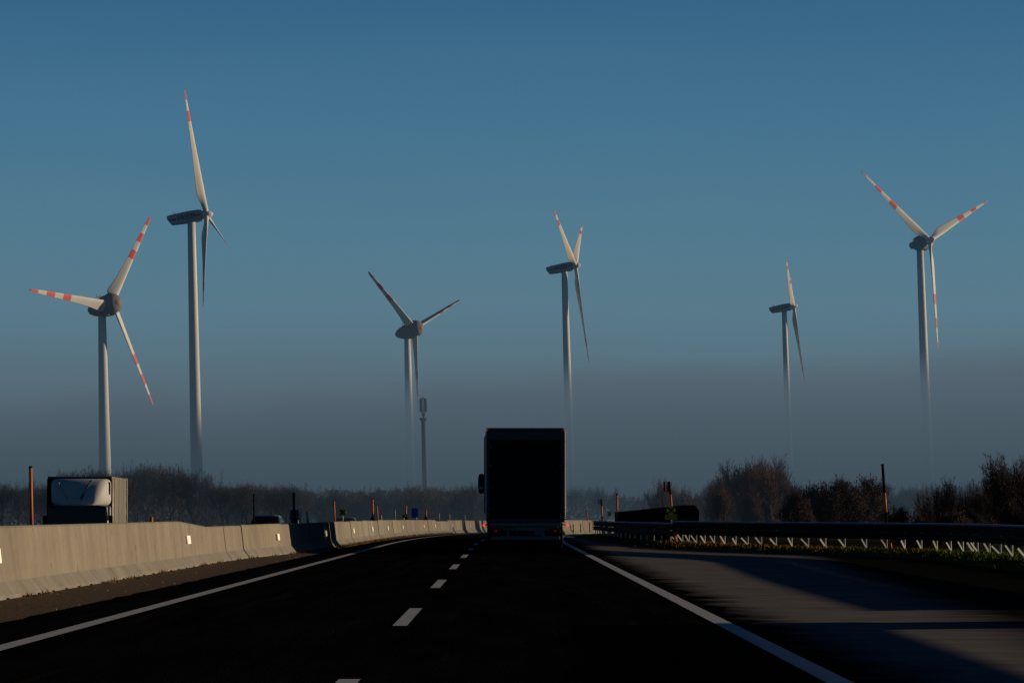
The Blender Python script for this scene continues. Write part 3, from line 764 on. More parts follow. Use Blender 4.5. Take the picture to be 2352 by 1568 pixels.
# ------------------------------------------------------------------ cars
def car(px, D, wpx, gz, label, m, W=1.8):
    p = P(px, 1177, D)
    root = empty('car', (p.x, D, gz), label, 'car', 'oncoming cars behind the concrete barrier'); 
    h = W/2; bm = bmesh.new(); rs = []
    for y, z0, z1, w in ((0,.35,.62,.78),(.12,.22,.78,.9),(.6,.2,.88,.98),(1.2,.2,.95,1),(2.4,.2,.97,1),(3.6,.2,.98,1),(4.1,.25,.95,.96),(4.3,.4,.8,.86)):
        w *= h; rs.append(round_rect(y, w, z0, z1, .1))
    loft(bm, rs, 0); body = fixn(finish('body', bm, m, root, True))
    bm = bmesh.new(); rs = []
    for z, w, y0, y1 in ((.93,.93,1.05,4.05),(1.15,.88,1.35,3.85),(1.38,.78,1.75,3.6),(1.47,.70,1.95,3.4),(1.50,.5,2.1,3.2)):
        w *= h; rs.append([Vector(v) for v in [(-w,y0+.12,z),(-w*.7,y0,z),(w*.7,y0,z),(w,y0+.12,z),(w,y1,z),(-w,y1,z)]])
    loft(bm, rs, 0, True, True, False); gh = fixn(finish('cabin', bm, M['carshine'], root))
    bm = bmesh.new()
    loft(bm, [[Vector((-.90*h*.93,1.12,.98)), Vector((-.64*h,1.02,.98)), Vector((.64*h,1.02,.98)), Vector((.90*h*.93,1.12,.98))], [Vector((-.74*h,1.84,1.41)), Vector((-.52*h,1.70,1.41)), Vector((.52*h,1.70,1.41)), Vector((.74*h,1.84,1.41))]], 0, False, False)
    finish('windscreen', bm, M['glassdark'], gh)
    bm = bmesh.new()
    for s in (-1, 1):
        rs = [[Vector((s*h*.935,1.5,1.0)), Vector((s*h*.935,3.8,1.0))], [Vector((s*h*.80,1.95,1.36)), Vector((s*h*.80,3.55,1.36))]]
        loft(bm, rs, 0, False, False)
    finish('side_glass', bm, M['glassdark'], gh)
    for s in (-1, 1):
        bm = bmesh.new(); box(bm, s*(h+.1)-.09, s*(h+.1)+.09, 1.35, 1.45, .93, 1.05, bev=.03); finish('mirror', bm, m, root)
        bm = bmesh.new(); box(bm, s*h*.72-.16, s*h*.72+.16, .03, .12, .6, .72, bev=.03); finish('headlight', bm, M['cabline'], root)
        for y in (.8, 3.4): wheel(root, s*(h-.1), y, .32, .2)
    return root
car(605, 153, 77, -.30+dz(153)*.3, 'dark oncoming car with a wide windscreen behind the concrete barrier near two tall poles', M['carpaint'])
car(790, 213, 54, -.48+dz(213)*.3, 'dark oncoming car half hidden behind the yellow cross sign on the barrier', M['carpaint2'])

# ------------------------------------------------------------------ marker poles and signs
def pole(base, top, r, m, foot=None, band=None, name='marker_pole', label='', group=None, cap=True):
    base, top = Vector(base), Vector(top); root = empty(name, base, label, 'marker pole' if name == 'marker_pole' else 'post', group)
    d = top-base; bm = bmesh.new()
    if band:
        a, b = band; tube(bm, (0,0,0), d*a, r, r, 10, 1); tube(bm, d*a, d*b, r, r, 10, 0); tube(bm, d*b, d, r, r*.9, 10, 1)
    else: tube(bm, (0,0,0), d, r, r*.95, 10, 0)
    finish('shaft', bm, [m, M['foot']], root)
    if cap: 
        bm = bmesh.new(); tube(bm, d*.985, d*1.005, r*1.2, r*1.1, 10); finish('cap', bm, M['foot'], root)
    if foot:
        bm = bmesh.new(); loft(bm, [ring((0,0,0), foot*1.5, 12, 'Z'), ring((0,0,foot*.8), foot*1.3, 12, 'Z'), ring((0,0,foot*2.2), foot*.55, 12, 'Z'), ring((0,0,foot*3.4), foot*.5, 12, 'Z')]); finish('foot', bm, M['foot'], root)
    return root
GPOLE = 'marker poles along the median barrier'
def on_barrier(px, D0=60):
    """distance at which the barrier crest is seen at photo column px"""
    best = None
    D = D0
    while D < 330:
        X = bar_x(D)-.35; sx = 1160+X/D*FPX
        if best is None or abs(sx-px) < best[0]: best = (abs(sx-px), D)
        D += .25
    return best[1]
def bpole(px_base, px_top, y_top, r, m, label, foot=.06, D=None, cap=True, name='marker_pole', group=GPOLE):
    D = D or on_barrier(px_base); b = P(px_base, 1177, D); b.z = dz(D)+(.955 if px_base > 480 else .8)
    return pole(b, P(px_top, y_top, D), r, m, foot, None, name, label, group, cap)
# nearest pole, behind the tall barrier
b = P(76, 1177, 62); b.z = .2
pole(b, P(70, 1071, 62), .036, M['orange'], None, (.32, 1.0), label='orange pole with black top at the far left beside the box lorry', group=GPOLE)
b = P(584, 1177, 118); b.z = -.5
pole(b, P(583, 1134, 118), .035, M['foot'], .0, label='black pole rising behind the dark car left of centre', group=GPOLE)
bpole(675.5, 674.5, 1131, .045, M['foot'], 'thick black pole standing on the barrier just before the blue shadow', .085)
bpole(769, 767, 1150, .035, M['orange'], 'pale orange pole just left of the yellow cross sign', 0)
bpole(856.5, 855.5, 1146, .05, M['orange'], 'bright orange pole on the barrier right of the yellow cross sign', .09)
bpole(868, 865.5, 1160, .035, M['orange'], 'thin reddish pole close behind the bright orange pole', 0)
bpole(933, 932, 1160, .055, M['orange'], 'orange pole beside the small yellow cross and the blue sign', .1)
bpole(978, 979, 1169, .05, M['orange'], 'faint orange pole to the right of the blue sign', .1)
for x, yt, lb in ((1008.6,1178,'pale thin post on the distant barrier, first after the faint orange pole'), (1032.5,1180,'pale thin post on the distant barrier, middle one of three near the lorry'), (1067.5,1182,'pale thin post on the distant barrier, last before the lorry')):
    bpole(x, x, yt, .04, M['palepole'], lb, 0, cap=False)
for x, yt, lb in ((689,1175,'upright pale post behind the barrier between the black pole and a leaning post'), (907.5,1170,'pale grey post behind the barrier left of the small yellow cross')):
    bpole(x, x, yt, .03, M['palepole'], lb, 0, cap=False)
bpole(707, 704.5, 1175, .045, M['palepole'], 'pale post leaning to the left above the blue shadow', 0, cap=False)
bpole(876, 875, 1182, .04, M['palepole'], 'short pale stub post behind the bright orange pole', 0, cap=False)

def cross_sign(px, py, D, size_px, label, zbase, board=False):
    c = P(px, py, D); s = size_px/2*D/FPX
    root = empty('cross_sign', (c.x, D, zbase), label, 'road sign', 'yellow signs with a black cross'); zc = c.z-zbase
    bm = bmesh.new(); tube(bm, (0,.02,0), (0,.02,zc), .03, .03, 8); finish('post', bm, M['galv'], root)
    bm = bmesh.new(); n = 16
    loft(bm, [ring((0,0,zc), s, n), ring((0,.02,zc), s, n)], 0, True, True, False)
    pl = fixn(finish('sign_plate', bm, M['yellow'], root))
    bm = bmesh.new()
    for a in (45, -45):
        A = Matrix.Translation((0, 0, zc)) @ Matrix.Rotation(R(a), 4, 'Y')
        box(bm, -s*1.0, s*1.0, -.016-.004*(a > 0), -.006, -s*.17, s*.17, 0, A)
    finish('black_cross', bm, M['ink'], pl)
    if board:
        bm = bmesh.new(); box(bm, -s*1.35, s*1.35, -.0, .03, zc-s*2.1, zc-s*.95, bev=.01)
        bo = finish('board', bm, M['yellowb'], root)
        bm = bmesh.new(); box(bm, -s*1.36, -s*1.2, -.02, -.001, zc-s*2.08, zc-s*.97); box(bm, s*1.2, s*1.36, -.02, -.001, zc-s*2.08, zc-s*.97); finish('board_edge', bm, M['palepole'], bo)
    return root
cross_sign(787, 1176, on_barrier(787), 17.5, 'yellow round sign with black cross in front of the half hidden car', .9)
cross_sign(927.5, 1184, on_barrier(927.5), 10, 'small yellow cross sign beside the orange pole and the blue sign', .7)
cross_sign(1400, 1179.5, 215, 11, 'small distant yellow cross sign left of the black wall', -.8)
cross_sign(1541.5, 1171, 111, 21, 'yellow cross sign with a brownish board below it in front of the black wall', .0, True)
# blue sign
D = on_barrier(953)+4; c = P(953, 1177, D); s = D/FPX
bs = empty('blue_sign', (c.x, D, dz(D)), 'small rectangular blue road sign on two legs behind the barrier', 'road sign'); zc = c.z-dz(D)
for q in (-3.2, 3.2):
    bm = bmesh.new(); tube(bm, (q*s,.02,0), (q*s,.02,zc), .04, .04, 8); finish('leg', bm, M['palepole'], bs)
bm = bmesh.new(); box(bm, -7.5*s, 7.5*s, -.03, 0, zc-10.5*s, zc+10.5*s, bev=.02); finish('sign_plate', bm, M['blue'], bs)
# pale panel behind the black pole
D = 130; c = P(676, 1182, D); s = D/FPX
ps = empty('grey_panel', (c.x, D, -.5), 'grey blue rectangular panel standing behind the thick black pole', 'panel'); zc = c.z+.5
bm = bmesh.new(); box(bm, -11*s, 11*s, 0, .03, zc-12*s, zc+12*s, bev=.01); finish('panel_face', bm, M['teal'], ps)
for q in (-8, 8):
    bm = bmesh.new(); tube(bm, (q*s,.05,0), (q*s,.05,zc), .03, .03, 8); finish('leg', bm, M['galv'], ps)
bpole(348, 348, 1187, .04, M['orange'], 'tip of a small red post just above the tall barrier right of the box lorry', 0, D=66, cap=False)
# right hand poles
GR2 = 'leaning marker poles on the right side'
def flagpole(bx, tx, ty, D, r, band, label, sign=None):
    b = P(bx, 1197, D); b.z = dz(D)
    dirn = P(tx, ty, D)-P(bx, 1197, D); top = P(tx, ty, D); bb = top-dirn*((top.z-b.z)/dirn.z)
    root = pole(bb, top, r, M['orange'], None, band, label=label, group=GR2)
    if sign:
        w, h = sign; s = D/FPX; d = top-bb; bm = bmesh.new(); z1 = d.z; t = .055*w*s*2
        box(bm, d.x-w*s, d.x, -.02, .0, z1-h*s, z1-h*s+t); box(bm, d.x-w*s, d.x, -.02, 0, z1-t, z1); box(bm, d.x-w*s, d.x-w*s*.70, -.022, .002, z1-h*s+t*.3, z1-t*.3); box(bm, d.x-w*s*.38, d.x, -.022, .002, z1-h*s+t*.3, z1-t*.3)
        box(bm, d.x-w*s*.55, d.x-w*s*.45, -.018, 0, z1-h*s*.9, z1-h*s*.1)
        finish('flag_board', bm, M['redsign'], root)
    return root
flagpole(1545, 1537, 1106, 112.5, .045, (.52, .80), 'orange and black pole with a dark red board at its top above the board sign', (13, 22))
flagpole(1383, 1381, 1146, 205, .07, (.5, .8), 'distant small pole with a dark red board, between the lorry and the black wall', (8, 11))
flagpole(1418, 1417, 1133, 150, .05, (.40, .97), 'thin orange pole at the left end of the black wall')
flagpole(1351, 1347, 1172, 225, .05, (.0, .99), 'faint thin post above the far barrier just right of the lorry')
flagpole(2036, 2027, 1066, 92, .05, (.46, .68), 'tall leaning pole with its lit middle painted orange and its shaded ends black, standing alone behind the rail on the right')  # sunlit stretch and shaded ends put into the band colours
# short posts ahead of the far barrier
for x, yt, yb, lb in ((1317,1204,1222,'short pale post nearest the lorry, before the far barrier'), (1334,1203,1222,'short dark topped post in the middle of three before the far barrier'), (1355,1199,1222,'short white post at the end of the curved guard rail')):
    D = 195; b = P(x, yb, D)
    r_ = pole(b, P(x, yt, D), .05, M['palepole'], 0, label=lb, group='short posts before the far barrier', cap=True, name='short_post')
b = P(1572, 1243, 103.2); 
pole(P(1551.5, 1243, 103.0), P(1550, 1221, 103.0), .05, M['orange'], 0, label='short orange post at the left end of the row of braces', group='short orange posts at the guard rail', cap=False, name='short_post')
pole(P(2046.5, 1258, 83.3), P(2045, 1246, 83.3), .04, M['orange'], 0, label='short orange post under the rail near the tall leaning pole', group='short orange posts at the guard rail', cap=False, name='short_post')

# black wall / noise barrier beyond the guard rail
a = P(1586, 1157, 114); b = P(1412, 1175.5, 152)
rootw = empty('noise_wall', (a.x, 114, dz(114)), 'long black wall with sloping top edge behind the yellow board sign', 'wall')
bm = bmesh.new(); n = 25; prev = None; top = []
for k in range(n+1):
    t = k/n; D = 114+38*t; x = a.x+(b.x-a.x)*t
    z = a.z+(b.z-a.z)*(t**.9)
    if k == 0: z -= .25
    if k == 1: z -= .02
    top.append(Vector((x, D, z)))
org = rootw.location
for p0, p1 in zip(top, top[1:]):
    for f in ([p0, p1, Vector((p1.x, p1.y, dz(p1.y)-.3)), Vector((p0.x, p0.y, dz(p0.y)-.3))],):
        pts = [q-org for q in f]; dd = Vector((.35, .12, 0))
        lo = [bm.verts.new(q) for q in pts]; hi = [bm.verts.new(q+dd) for q in pts]
        bm.faces.new(lo); bm.faces.new(hi[::-1]); bm.faces.new((lo[0], hi[0], hi[1], lo[1]))
        bm.faces.new((lo[0], lo[3], hi[3], hi[0])); bm.faces.new((lo[1], hi[1], hi[2], lo[2]))
fixn(finish('wall_panel', bm, M['wall'], rootw))
for k in range(0, n+1, 4):
    q = top[k]-org; bm = bmesh.new(); box(bm, q.x-.12, q.x+.1, q.y-.14, q.y+.02, -.5, q.z-.04); finish('wall_post', bm, M['wall'], rootw)

# ------------------------------------------------------------------ trees
def bare_tree(seed, h, spread=.5, depth=6, up=.35, twigs=3, leaves=0, bushy=False, low=False, spikes=0):
    rnd = random.Random(seed); tb = bmesh.new(); cb = bmesh.new(); tips = []
    def seg(bm, p0, p1, r0, r1, n):
        d = (p1-p0); 
        if d.length < 1e-4: return
        d.normalize(); a = d.orthogonal().normalized(); b = d.cross(a)
        A = [bm.verts.new(p0+(a*math.cos(2*math.pi*i/n)+b*math.sin(2*math.pi*i/n))*r0) for i in range(n)]
        B = [bm.verts.new(p1+(a*math.cos(2*math.pi*i/n)+b*math.sin(2*math.pi*i/n))*r1) for i in range(n)]
        for i in range(n): bm.faces.new((A[i], A[(i+1) % n], B[(i+1) % n], B[i]))
    def grow(p, d, L, r, lv):
        n = 3 if lv < 2 else 2; q = p
        for k in range(n):
            d2 = (d+Vector((rnd.gauss(0,.13), rnd.gauss(0,.13), rnd.gauss(0,.08)+up*.12))).normalized()
            q2 = q+d2*L/n; r2 = r*(1-.3*(k+1)/n)
            seg(tb if lv < 3 else cb, q, q2, max(r*(1-.3*k/n), .008), max(r2, .006), 6 if lv < 2 else 3)
            q, d = q2, d2
            if (lv >= 1 or low) and lv < depth-1 and rnd.random() < .75: child(q, d, L*.62, r2*.55, lv+1)
            if low and lv == 0:
                for _z in range(2): child(p+(q-p)*rnd.random(), d, L*.7, r2*.5, 2)
        if lv < depth:
            for _ in range(2 if lv > 0 else 3): child(q, d, L*rnd.uniform(.62,.82), r*.62, lv+1)
        else: tips.append((q, d))
    def child(p, d, L, r, lv):
        ax = Vector((rnd.gauss(0,1), rnd.gauss(0,1), rnd.gauss(0,1))).normalized()
        ang = rnd.uniform(.3, .85)*spread*2
        nd = (Matrix.Rotation(ang, 3, ax) @ d); nd.z += up*.35; nd.normalize()
        if lv > depth: return
        grow(p, nd, L, r, lv)
    stems = 3 if bushy else 1
    for s in range(stems):
        d0 = Vector((rnd.gauss(0,.25 if bushy else .05), rnd.gauss(0,.25 if bushy else .05), 1)).normalized()
        grow(Vector((rnd.gauss(0,.15)*(stems > 1), rnd.gauss(0,.15)*(stems > 1), -.2)), d0, h*(.26 if not bushy else .2)*rnd.uniform(.85,1.1), h*.018, 0)
    if spikes:
        zm = max(q.z for q, d in tips); hi_ = [q for q, d in tips if q.z > zm*.35]
        for _s in range(spikes):
            q = rnd.choice(hi_); d = Vector((rnd.gauss(0,.16), rnd.gauss(0,.16), 1)).normalized(); Ls = zm*rnd.uniform(.10, .48)*(1.15-q.z/zm)+zm*.10
            e = q+d*Ls; seg(cb, q, e, .014, .006, 3)
            for _t in range(7):
                b0 = q+d*Ls*rnd.uniform(.15, .95); e2 = b0+(d*.7+Vector((rnd.gauss(0,.55), rnd.gauss(0,.55), .2)))*Ls*rnd.uniform(.12,.3); seg(cb, b0, e2, .009, .005, 3)
                for _u in range(2): bm_tri(cb, b0.lerp(e2, rnd.random()), e2+Vector((rnd.gauss(0,.08), rnd.gauss(0,.08), rnd.uniform(0,.15))), .008, rnd)
    for q, d in tips:
        for _ in range(twigs):
            e = q+(d+Vector((rnd.gauss(0,.6), rnd.gauss(0,.6), rnd.gauss(.15,.5))))*h*rnd.uniform(.02,.06)
            w = .009; f = bm_tri(cb, q, e, w, rnd)
        for _ in range(leaves):
            c = q+Vector((rnd.gauss(0,.12), rnd.gauss(0,.12), rnd.gauss(0,.12)))*h*.18; s = rnd.uniform(.025,.06)
            u = Vector((rnd.gauss(0,1), rnd.gauss(0,1), rnd.gauss(0,1))).normalized()*s; v = u.orthogonal().normalized()*s
            f = cb.faces.new([cb.verts.new(c-u), cb.verts.new(c+v), cb.verts.new(c+u), cb.verts.new(c-v*.7)]); f.material_index = 1
    # normalise height
    zs = max(v.co.z for v in cb.verts); k = h/zs
    for b in (tb, cb):
        for v in b.verts: v.co *= k
    return tb, cb
def bm_tri(bm, q, e, w, rnd):
    a = Vector((rnd.gauss(0,1), rnd.gauss(0,1), rnd.gauss(0,1))).normalized()*w
    return bm.faces.new([bm.verts.new(q-a), bm.verts.new(q+a), bm.verts.new(e)])
def tree_proto(seed, h, twm, **kw):
    root = empty('bare_tree', (0,0,0)); tb, cb = bare_tree(seed, h, **kw)
    finish('trunk', tb, M['bark'], root); finish('crown', cb, [twm, M['leaf']], root)
    return root
protos = {
 'wood': [tree_proto(s, 7, M['twigdark'] if s < 4 else M['twig'], spread=.5, depth=6, twigs=2, spikes=20) for s in (1,2,3,4,5)],
 'red': [tree_proto(s, 6, M['twigred'], spread=.5, depth=5, up=.42, twigs=2, leaves=1, bushy=True, low=True, spikes=45) for s in (11,12,13,14,15)],
 'bush': [tree_proto(s, 5, M['twig'], spread=.5, depth=5, twigs=1, leaves=3, bushy=True, low=True, spikes=24) for s in (21,22,23)],
 'sapling': [tree_proto(s, 5, M['twig'], spread=.42, depth=5, up=.4, twigs=1, leaves=1, low=True, spikes=26) for s in (31,32,33,34,35)],
}
used = set()
def place_tree(kind, px, top, D, label, group, wide=1.0, name='bare_tree', zb=None):
    pr = random.choice(protos[kind]); h0 = {'wood':7,'red':6,'bush':5,'sapling':5}[kind]
    t = P(px, top, D); zb = dz(D)-.3 if zb is None else zb
    if pr.name in used: r = copy_tree(pr)
    else: r = pr; used.add(pr.name)
    r.location = (t.x, D, zb); k = (t.z-zb)/h0; r.scale = (k*wide, k*wide, k); r.rotation_euler = (0, LEAN, random.uniform(0, 6.28))
    for key in ('label','category','group'):
        if key in r: del r[key]
    tag(r, label, 'tree', group); return r
def interp(tab, x):
    for (a, b), (c, d) in zip(tab, tab[1:]):
        if a <= x <= c: return b+(d-b)*(x-a)/(c-a)
    return tab[-1][1]
# left wood
Lt = [(-60,1105),(60,1108),(120,1100),(180,1072),(215,1066),(260,1085),(310,1078),(345,1062),(385,1066),(400,1092),(440,1070),(475,1092),(520,1112),(575,1112),(640,1105),(700,1102)]
GL = 'bare trees of the wood on the left'
for i in range(60):
    px = -50+i*12.2+random.uniform(-5,5); D = random.uniform(235, 330)
    lb = 'bare hazy tree in the wood left of the tall turbine tower' if px < 440 else 'bare hazy tree between the tall turbine tower and the thick black pole'
    if px < 110: lb = 'bare dark tree in the wood at the left edge beside the orange pole'
    place_tree('wood', px, interp(Lt, px)-11+random.choice([0, 0, 6, 16])+random.uniform(-4,6), D, lb, GL, random.uniform(.75,1.05))
# middle tree line
Mt = [(480,1115),(560,1108),(640,1104),(700,1112),(780,1112),(860,1112),(950,1110),(1040,1104),(1110,1108)]
GM = 'bare trees of the distant middle tree line'
for i in range(56):
    px = 470+i*11.8+random.uniform(-5,5); D = random.uniform(310, 410)
    lb = 'hazy bare tree in the distant line left of the telecom mast' if px < 975 else 'hazy bare tree in the distant line between the telecom mast and the lorry'
    place_tree('red' if random.random() < .65 else 'wood', px, interp(Mt, px)-5+random.choice([0, 6, 14, 24, 40])+random.uniform(-4,4), D, lb, GM, random.uniform(.9,1.3))
# behind and right of the lorry
Rt = [(1100,1108),(1200,1108),(1300,1112),(1330,1105),(1360,1110),(1385,1098),(1410,1102),(1440,1120),(1470,1112),(1520,1118)]
for i in range(26):
    px = 1120+i*16+random.uniform(-6,6); D = random.uniform(470, 620)
    place_tree('wood', px, interp(Rt, px)+random.choice([0, 8, 20, 36])+random.uniform(-3,4), D, 'faint blue hazy tree between the lorry and the black wall' if px > 1300 else 'hazy bare tree showing at the upper left of the lorry', 'faint hazy trees behind the lorry', random.uniform(.5,.85))
# right: brownish thicket
T1 = [(1500,1130),(1515,1090),(1540,1078),(1580,1066),(1620,1085),(1650,1078),(1680,1056),(1700,1040),(1745,1030),(1790,1048),(1815,1090),(1850,1095)]
for i in range(25):
    px = 1512+i*13.4+random.uniform(-4,4); D = random.uniform(250, 330) if px < 1640 else random.uniform(205, 270)
    lb = 'reddish brown bare tree in the thicket right of the red topped pole' if px < 1650 else 'tall reddish brown bare tree in the high clump left of the dark round bushes'
    place_tree('red', px, interp(T1, px)+random.choice([0, 5, 12, 26, 40, 60])+random.uniform(-4,4), D, lb, 'reddish bare trees of the right hand thicket', random.uniform(.5,.85))
# dark round bushes
T2 = [(1800,1120),(1830,1100),(1860,1105),(1885,1075),(1920,1068),(1960,1070),(1985,1085),(2015,1125),(2035,1160)]
for i in range(8):
    px = 1828+i*25+random.uniform(-5,5); D = random.uniform(160, 195)
    place_tree('bush', px, interp(T2, px)+random.choice([0, 14, 30])+random.uniform(-3,3), D, 'dark round leafy bush left of the tall leaning pole', 'dark bushes left of the leaning pole', random.uniform(.55,.85), 'dark_bush')
# far hazy line beyond the gap
for i in range(22):
    px = 1980+i*17+random.uniform(-6,6); D = random.uniform(430, 560)
    place_tree('wood', px, 1102+random.choice([0, 8, 16, 28])+random.uniform(-6,4), D, 'faint hazy tree beyond the gap right of the leaning pole', 'faint hazy trees on the far right', random.uniform(.8,1.2))
# near saplings at the right edge
T3 = [(2090,1165),(2110,1150),(2150,1085),(2165,1080),(2200,1120),(2240,1090),(2270,1062),(2300,1040),(2315,1022),(2345,1030),(2380,1040)]
for px, jt in ((2108,10),(2125,25),(2140,12),(2156,0),(2168,14),(2188,10),(2205,4),(2221,18),(2236,0),(2252,10),(2262,22),(2281,6),(2296,10),(2309,-2),(2318,8),(2334,4),(2349,2),(2362,14)):
    D = random.uniform(112, 138)
    k = 'sapling' if px < 2290 or random.random() < .9 else 'bush'
    place_tree(k, px, interp(T3, px)+jt, D, 'dark bare sapling in the group near the right edge' if px < 2290 else 'tall dark tree standing at the right edge', 'dark saplings near the right edge', random.uniform(.5,.85))
for i in range(8):
    px = 2076+i*37+random.uniform(-6,6); D = random.uniform(105, 125)
    place_tree('bush', px, 1165+random.uniform(-22,14), D, 'low dark shrub at the foot of the saplings behind the guard rail', 'low shrubs behind the guard rail', .9)
for kk, pl in protos.items():
    for r in pl:
        if r.name not in used:
            for ch in list(r.children): bpy.data.objects.remove(ch)
            bpy.data.objects.remove(r)

# far woodland mass: one uneven strip of foliage clumps behind the tree lines
bm = bmesh.new(); rnd = random.Random(5)
for i in range(9000):
    px = rnd.uniform(-150, 2500); D = rnd.uniform(560, 640) if 500 < px < 2100 else rnd.uniform(350, 420)
    base = 1140 if px > 1300 else 1128
    tp = base+14*noise(Vector((px*.02, 0, 0)))+8*noise(Vector((px*.09, 2, 0)))
    if px < 520: tp = 1128+14*noise(Vector((px*.03, 5, 0)))
    if 1500 < px: tp += 8
    y = rnd.uniform(tp, 1200); c = P(px, y, D); s = rnd.uniform(.25, .8)
    u = Vector((rnd.gauss(0,1), rnd.gauss(0,1), rnd.gauss(0,1))).normalized()*s; v = u.orthogonal().normalized()*s*rnd.uniform(.4,.9)
    bm.faces.new([bm.verts.new(c-u), bm.verts.new(c+v), bm.verts.new(c+u), bm.verts.new(c-v)])
o = finish('far_woodland', bm, M['twig']); tag(o, 'continuous far off belt of leafless woodland along the horizon in the fog', 'woodland', kind='stuff')

bm = bmesh.new()
for i in range(15000):
    px = rnd.uniform(-100, 2480); D = rnd.uniform(255, 330) if px < 520 else rnd.uniform(395, 500) if px < 1500 else rnd.uniform(270, 300) if px < 1860 else rnd.uniform(195, 215) if px < 2050 else rnd.uniform(128, 145)
    tp = (1150 if px < 1860 else 1172)+16*noise(Vector((px*.03, 3, 0)))+9*noise(Vector((px*.12, 2, 0)))
    if 2040 < px < 2090: continue
    y = tp+(1240-tp)*rnd.random()**1.1; c = P(px, y, D); s = rnd.uniform(.05, .2)*D/250
    if c.z < dz(D)-1.1: continue
    u = Vector((rnd.gauss(0,.6), rnd.gauss(0,.6), rnd.gauss(0,1.3))).normalized()*s*1.5; v = u.orthogonal().normalized()*s*rnd.uniform(.25,.6)
    bm.faces.new([bm.verts.new(c-u), bm.verts.new(c+v), bm.verts.new(c+u), bm.verts.new(c-v)])
o = finish('undergrowth', bm, M['bark']); tag(o, 'dark tangled undergrowth filling the foot of the bare trees', 'undergrowth', kind='stuff')
# ------------------------------------------------------------------ fog: volume lying over the plain, its glow standing in for scattered light
def fog_mat():
    m = bpy.data.materials.new('ground_fog'); m.use_nodes = True; nt = m.node_tree; N = nt.nodes; L = nt.links
    N.remove(N['Principled BSDF']); out = N['Material Output']
    g = N.new('ShaderNodeNewGeometry'); sp = N.new('ShaderNodeSeparateXYZ'); L.new(g.outputs['Position'], sp.inputs[0])
    def mth(op, a, b=None, c=None):
        n = N.new('ShaderNodeMath'); n.operation = op
        for i, v in enumerate((a, b, c)):
            if v is None: continue
            if isinstance(v, (int, float)): n.inputs[i].default_value = v
            else: L.new(v, n.inputs[i])
        return n.outputs[0]
    def mr(v, a, b, c=0, d=1, t='SMOOTHSTEP'):
        n = N.new('ShaderNodeMapRange'); n.interpolation_type = t
        n.inputs['From Min'].default_value = a; n.inputs['From Max'].default_value = b; n.inputs['To Min'].default_value = c; n.inputs['To Max'].default_value = d
        L.new(v, n.inputs['Value']); return n.outputs[0]
    X, Y, Z = sp.outputs['X'], sp.outputs['Y'], sp.outputs['Z']
    # shallow layer everywhere
    lay = mth('MULTIPLY', mth('EXPONENT', mth('MULTIPLY', Z, -1/16.0)), mth('MULTIPLY', mr(Y, 120, 230), FOG_A))
    # thicker bank beyond 1030 m; its top undulates
    nz = N.new('ShaderNodeTexNoise'); nz.inputs['Scale'].default_value = .012; nz.inputs['Detail'].default_value = 2
    mp = N.new('ShaderNodeMapping'); mp.inputs['Scale'].default_value = (1, .4, 1.5); L.new(g.outputs['Position'], mp.inputs[0]); L.new(mp.outputs[0], nz.inputs['Vector'])
    zz = mth('MULTIPLY_ADD', nz.outputs['Fac'], -26.0, mth('MULTIPLY_ADD', X, -.045, mth('ADD', Z, 13.0)))
    bank = mth('MULTIPLY', mr(zz, 26, 58, 1, 0), mth('MULTIPLY', mth('MULTIPLY', mr(Y, 1018, 1040), mr(Y, 1090, 1120, 1, 0)), FOG_B))
    bank = mth('MULTIPLY', bank, mr(X, -330, 60, .55, 1.0))
    d = mth('ADD', lay, bank)
    ab = N.new('ShaderNodeVolumeAbsorption'); ab.inputs['Color'].default_value = (0,0,0,1); L.new(d, ab.inputs['Density'])
    em = N.new('ShaderNodeEmission'); 
    rp = N.new('ShaderNodeValToRGB'); L.new(mr(Z, 0, 50, 0, 1, 'LINEAR'), rp.inputs[0])
    e = rp.color_ramp.elements; e[0].color = FOG_C0; e[1].color = FOG_C1
    L.new(rp.outputs[0], em.inputs['Color']); L.new(d, em.inputs['Strength'])
    ad = N.new('ShaderNodeAddShader'); L.new(ab.outputs[0], ad.inputs[0]); L.new(em.outputs[0], ad.inputs[1]); L.new(ad.outputs[0], out.inputs['Volume'])
    return m
FOG_A = .0020; FOG_B = .05
FOG_C0 = srgb(58,74,85); FOG_C1 = srgb(86,102,114)
bm = bmesh.new(); box(bm, -900, 900, 118, 2000, -6, 75)
fg = finish('fog', bm, fog_mat()); tag(fg, 'layer of grey blue ground fog lying over the plain around the turbine towers', 'fog', kind='stuff')

# ------------------------------------------------------------------ sky, sun, render settings
w = bpy.data.worlds.new("World"); sc.world = w; w.use_nodes = True; nt = w.node_tree; N = nt.nodes; L = nt.links
bg = N['Background']
SUN_EL, SUN_AZ = R(7.7), R(76)       # azimuth clockwise from the driving direction (+Y)
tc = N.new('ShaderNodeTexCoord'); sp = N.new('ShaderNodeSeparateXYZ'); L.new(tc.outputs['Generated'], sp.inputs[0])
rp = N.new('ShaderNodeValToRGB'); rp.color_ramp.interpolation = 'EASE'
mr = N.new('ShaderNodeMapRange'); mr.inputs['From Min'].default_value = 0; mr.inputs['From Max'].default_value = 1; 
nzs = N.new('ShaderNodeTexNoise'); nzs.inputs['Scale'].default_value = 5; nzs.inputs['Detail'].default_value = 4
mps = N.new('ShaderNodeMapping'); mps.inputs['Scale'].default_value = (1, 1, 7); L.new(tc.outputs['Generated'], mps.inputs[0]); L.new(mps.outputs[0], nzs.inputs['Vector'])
adz = N.new('ShaderNodeMath'); adz.operation = 'MULTIPLY_ADD'; adz.inputs[1].default_value = .022; L.new(nzs.outputs['Fac'], adz.inputs[0])
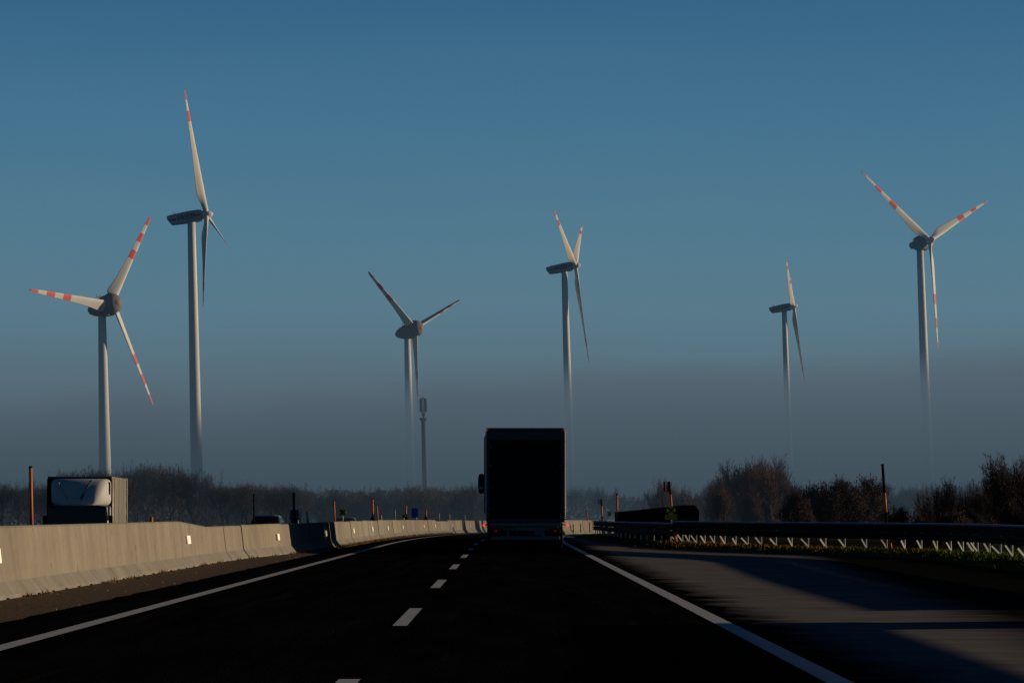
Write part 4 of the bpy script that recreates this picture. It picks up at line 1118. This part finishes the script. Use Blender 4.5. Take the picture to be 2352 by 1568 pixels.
sbz = N.new('ShaderNodeMath'); sbz.operation = 'SUBTRACT'; sbz.inputs[1].default_value = .011; L.new(sp.outputs['Z'], sbz.inputs[0]); L.new(sbz.outputs[0], adz.inputs[2])
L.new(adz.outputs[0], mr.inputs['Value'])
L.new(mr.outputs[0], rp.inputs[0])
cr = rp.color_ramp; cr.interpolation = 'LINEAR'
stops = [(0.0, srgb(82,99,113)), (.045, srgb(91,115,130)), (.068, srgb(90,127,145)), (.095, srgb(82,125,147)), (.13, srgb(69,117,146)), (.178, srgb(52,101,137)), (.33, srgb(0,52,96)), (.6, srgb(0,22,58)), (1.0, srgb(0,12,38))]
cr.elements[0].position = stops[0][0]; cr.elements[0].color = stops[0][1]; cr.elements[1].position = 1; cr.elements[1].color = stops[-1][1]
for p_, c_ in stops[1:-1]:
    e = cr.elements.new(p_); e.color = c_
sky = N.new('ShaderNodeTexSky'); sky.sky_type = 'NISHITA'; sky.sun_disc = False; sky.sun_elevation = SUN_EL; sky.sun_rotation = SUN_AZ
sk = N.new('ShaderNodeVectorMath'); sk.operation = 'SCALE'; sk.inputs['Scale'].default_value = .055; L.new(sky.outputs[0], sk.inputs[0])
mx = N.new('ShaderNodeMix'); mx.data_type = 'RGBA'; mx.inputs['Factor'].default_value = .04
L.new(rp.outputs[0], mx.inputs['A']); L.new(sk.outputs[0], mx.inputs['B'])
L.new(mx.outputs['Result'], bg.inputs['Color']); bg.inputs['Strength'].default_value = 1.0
sd = bpy.data.lights.new('sun', 'SUN'); sd.energy = 4.3; sd.angle = R(.6); sd.color = (1, .79, .545)
so = bpy.data.objects.new('sun', sd); COL.objects.link(so)
sdir = Vector((math.sin(SUN_AZ)*math.cos(SUN_EL), math.cos(SUN_AZ)*math.cos(SUN_EL), math.sin(SUN_EL)))
so.rotation_euler = sdir.to_track_quat('Z', 'Y').to_euler(); so.location = sdir*300+Vector((0,100,0))
sc.view_settings.view_transform = 'Standard'; sc.view_settings.look = 'None'; sc.view_settings.exposure = 0
sc.render.engine = 'CYCLES'
sc.cycles.volume_step_rate = .5; sc.cycles.volume_max_steps = 256
sc.cycles.use_denoising = True
sc.cycles.max_bounces = 6; sc.cycles.volume_bounces = 0; sc.cycles.transparent_max_bounces = 8
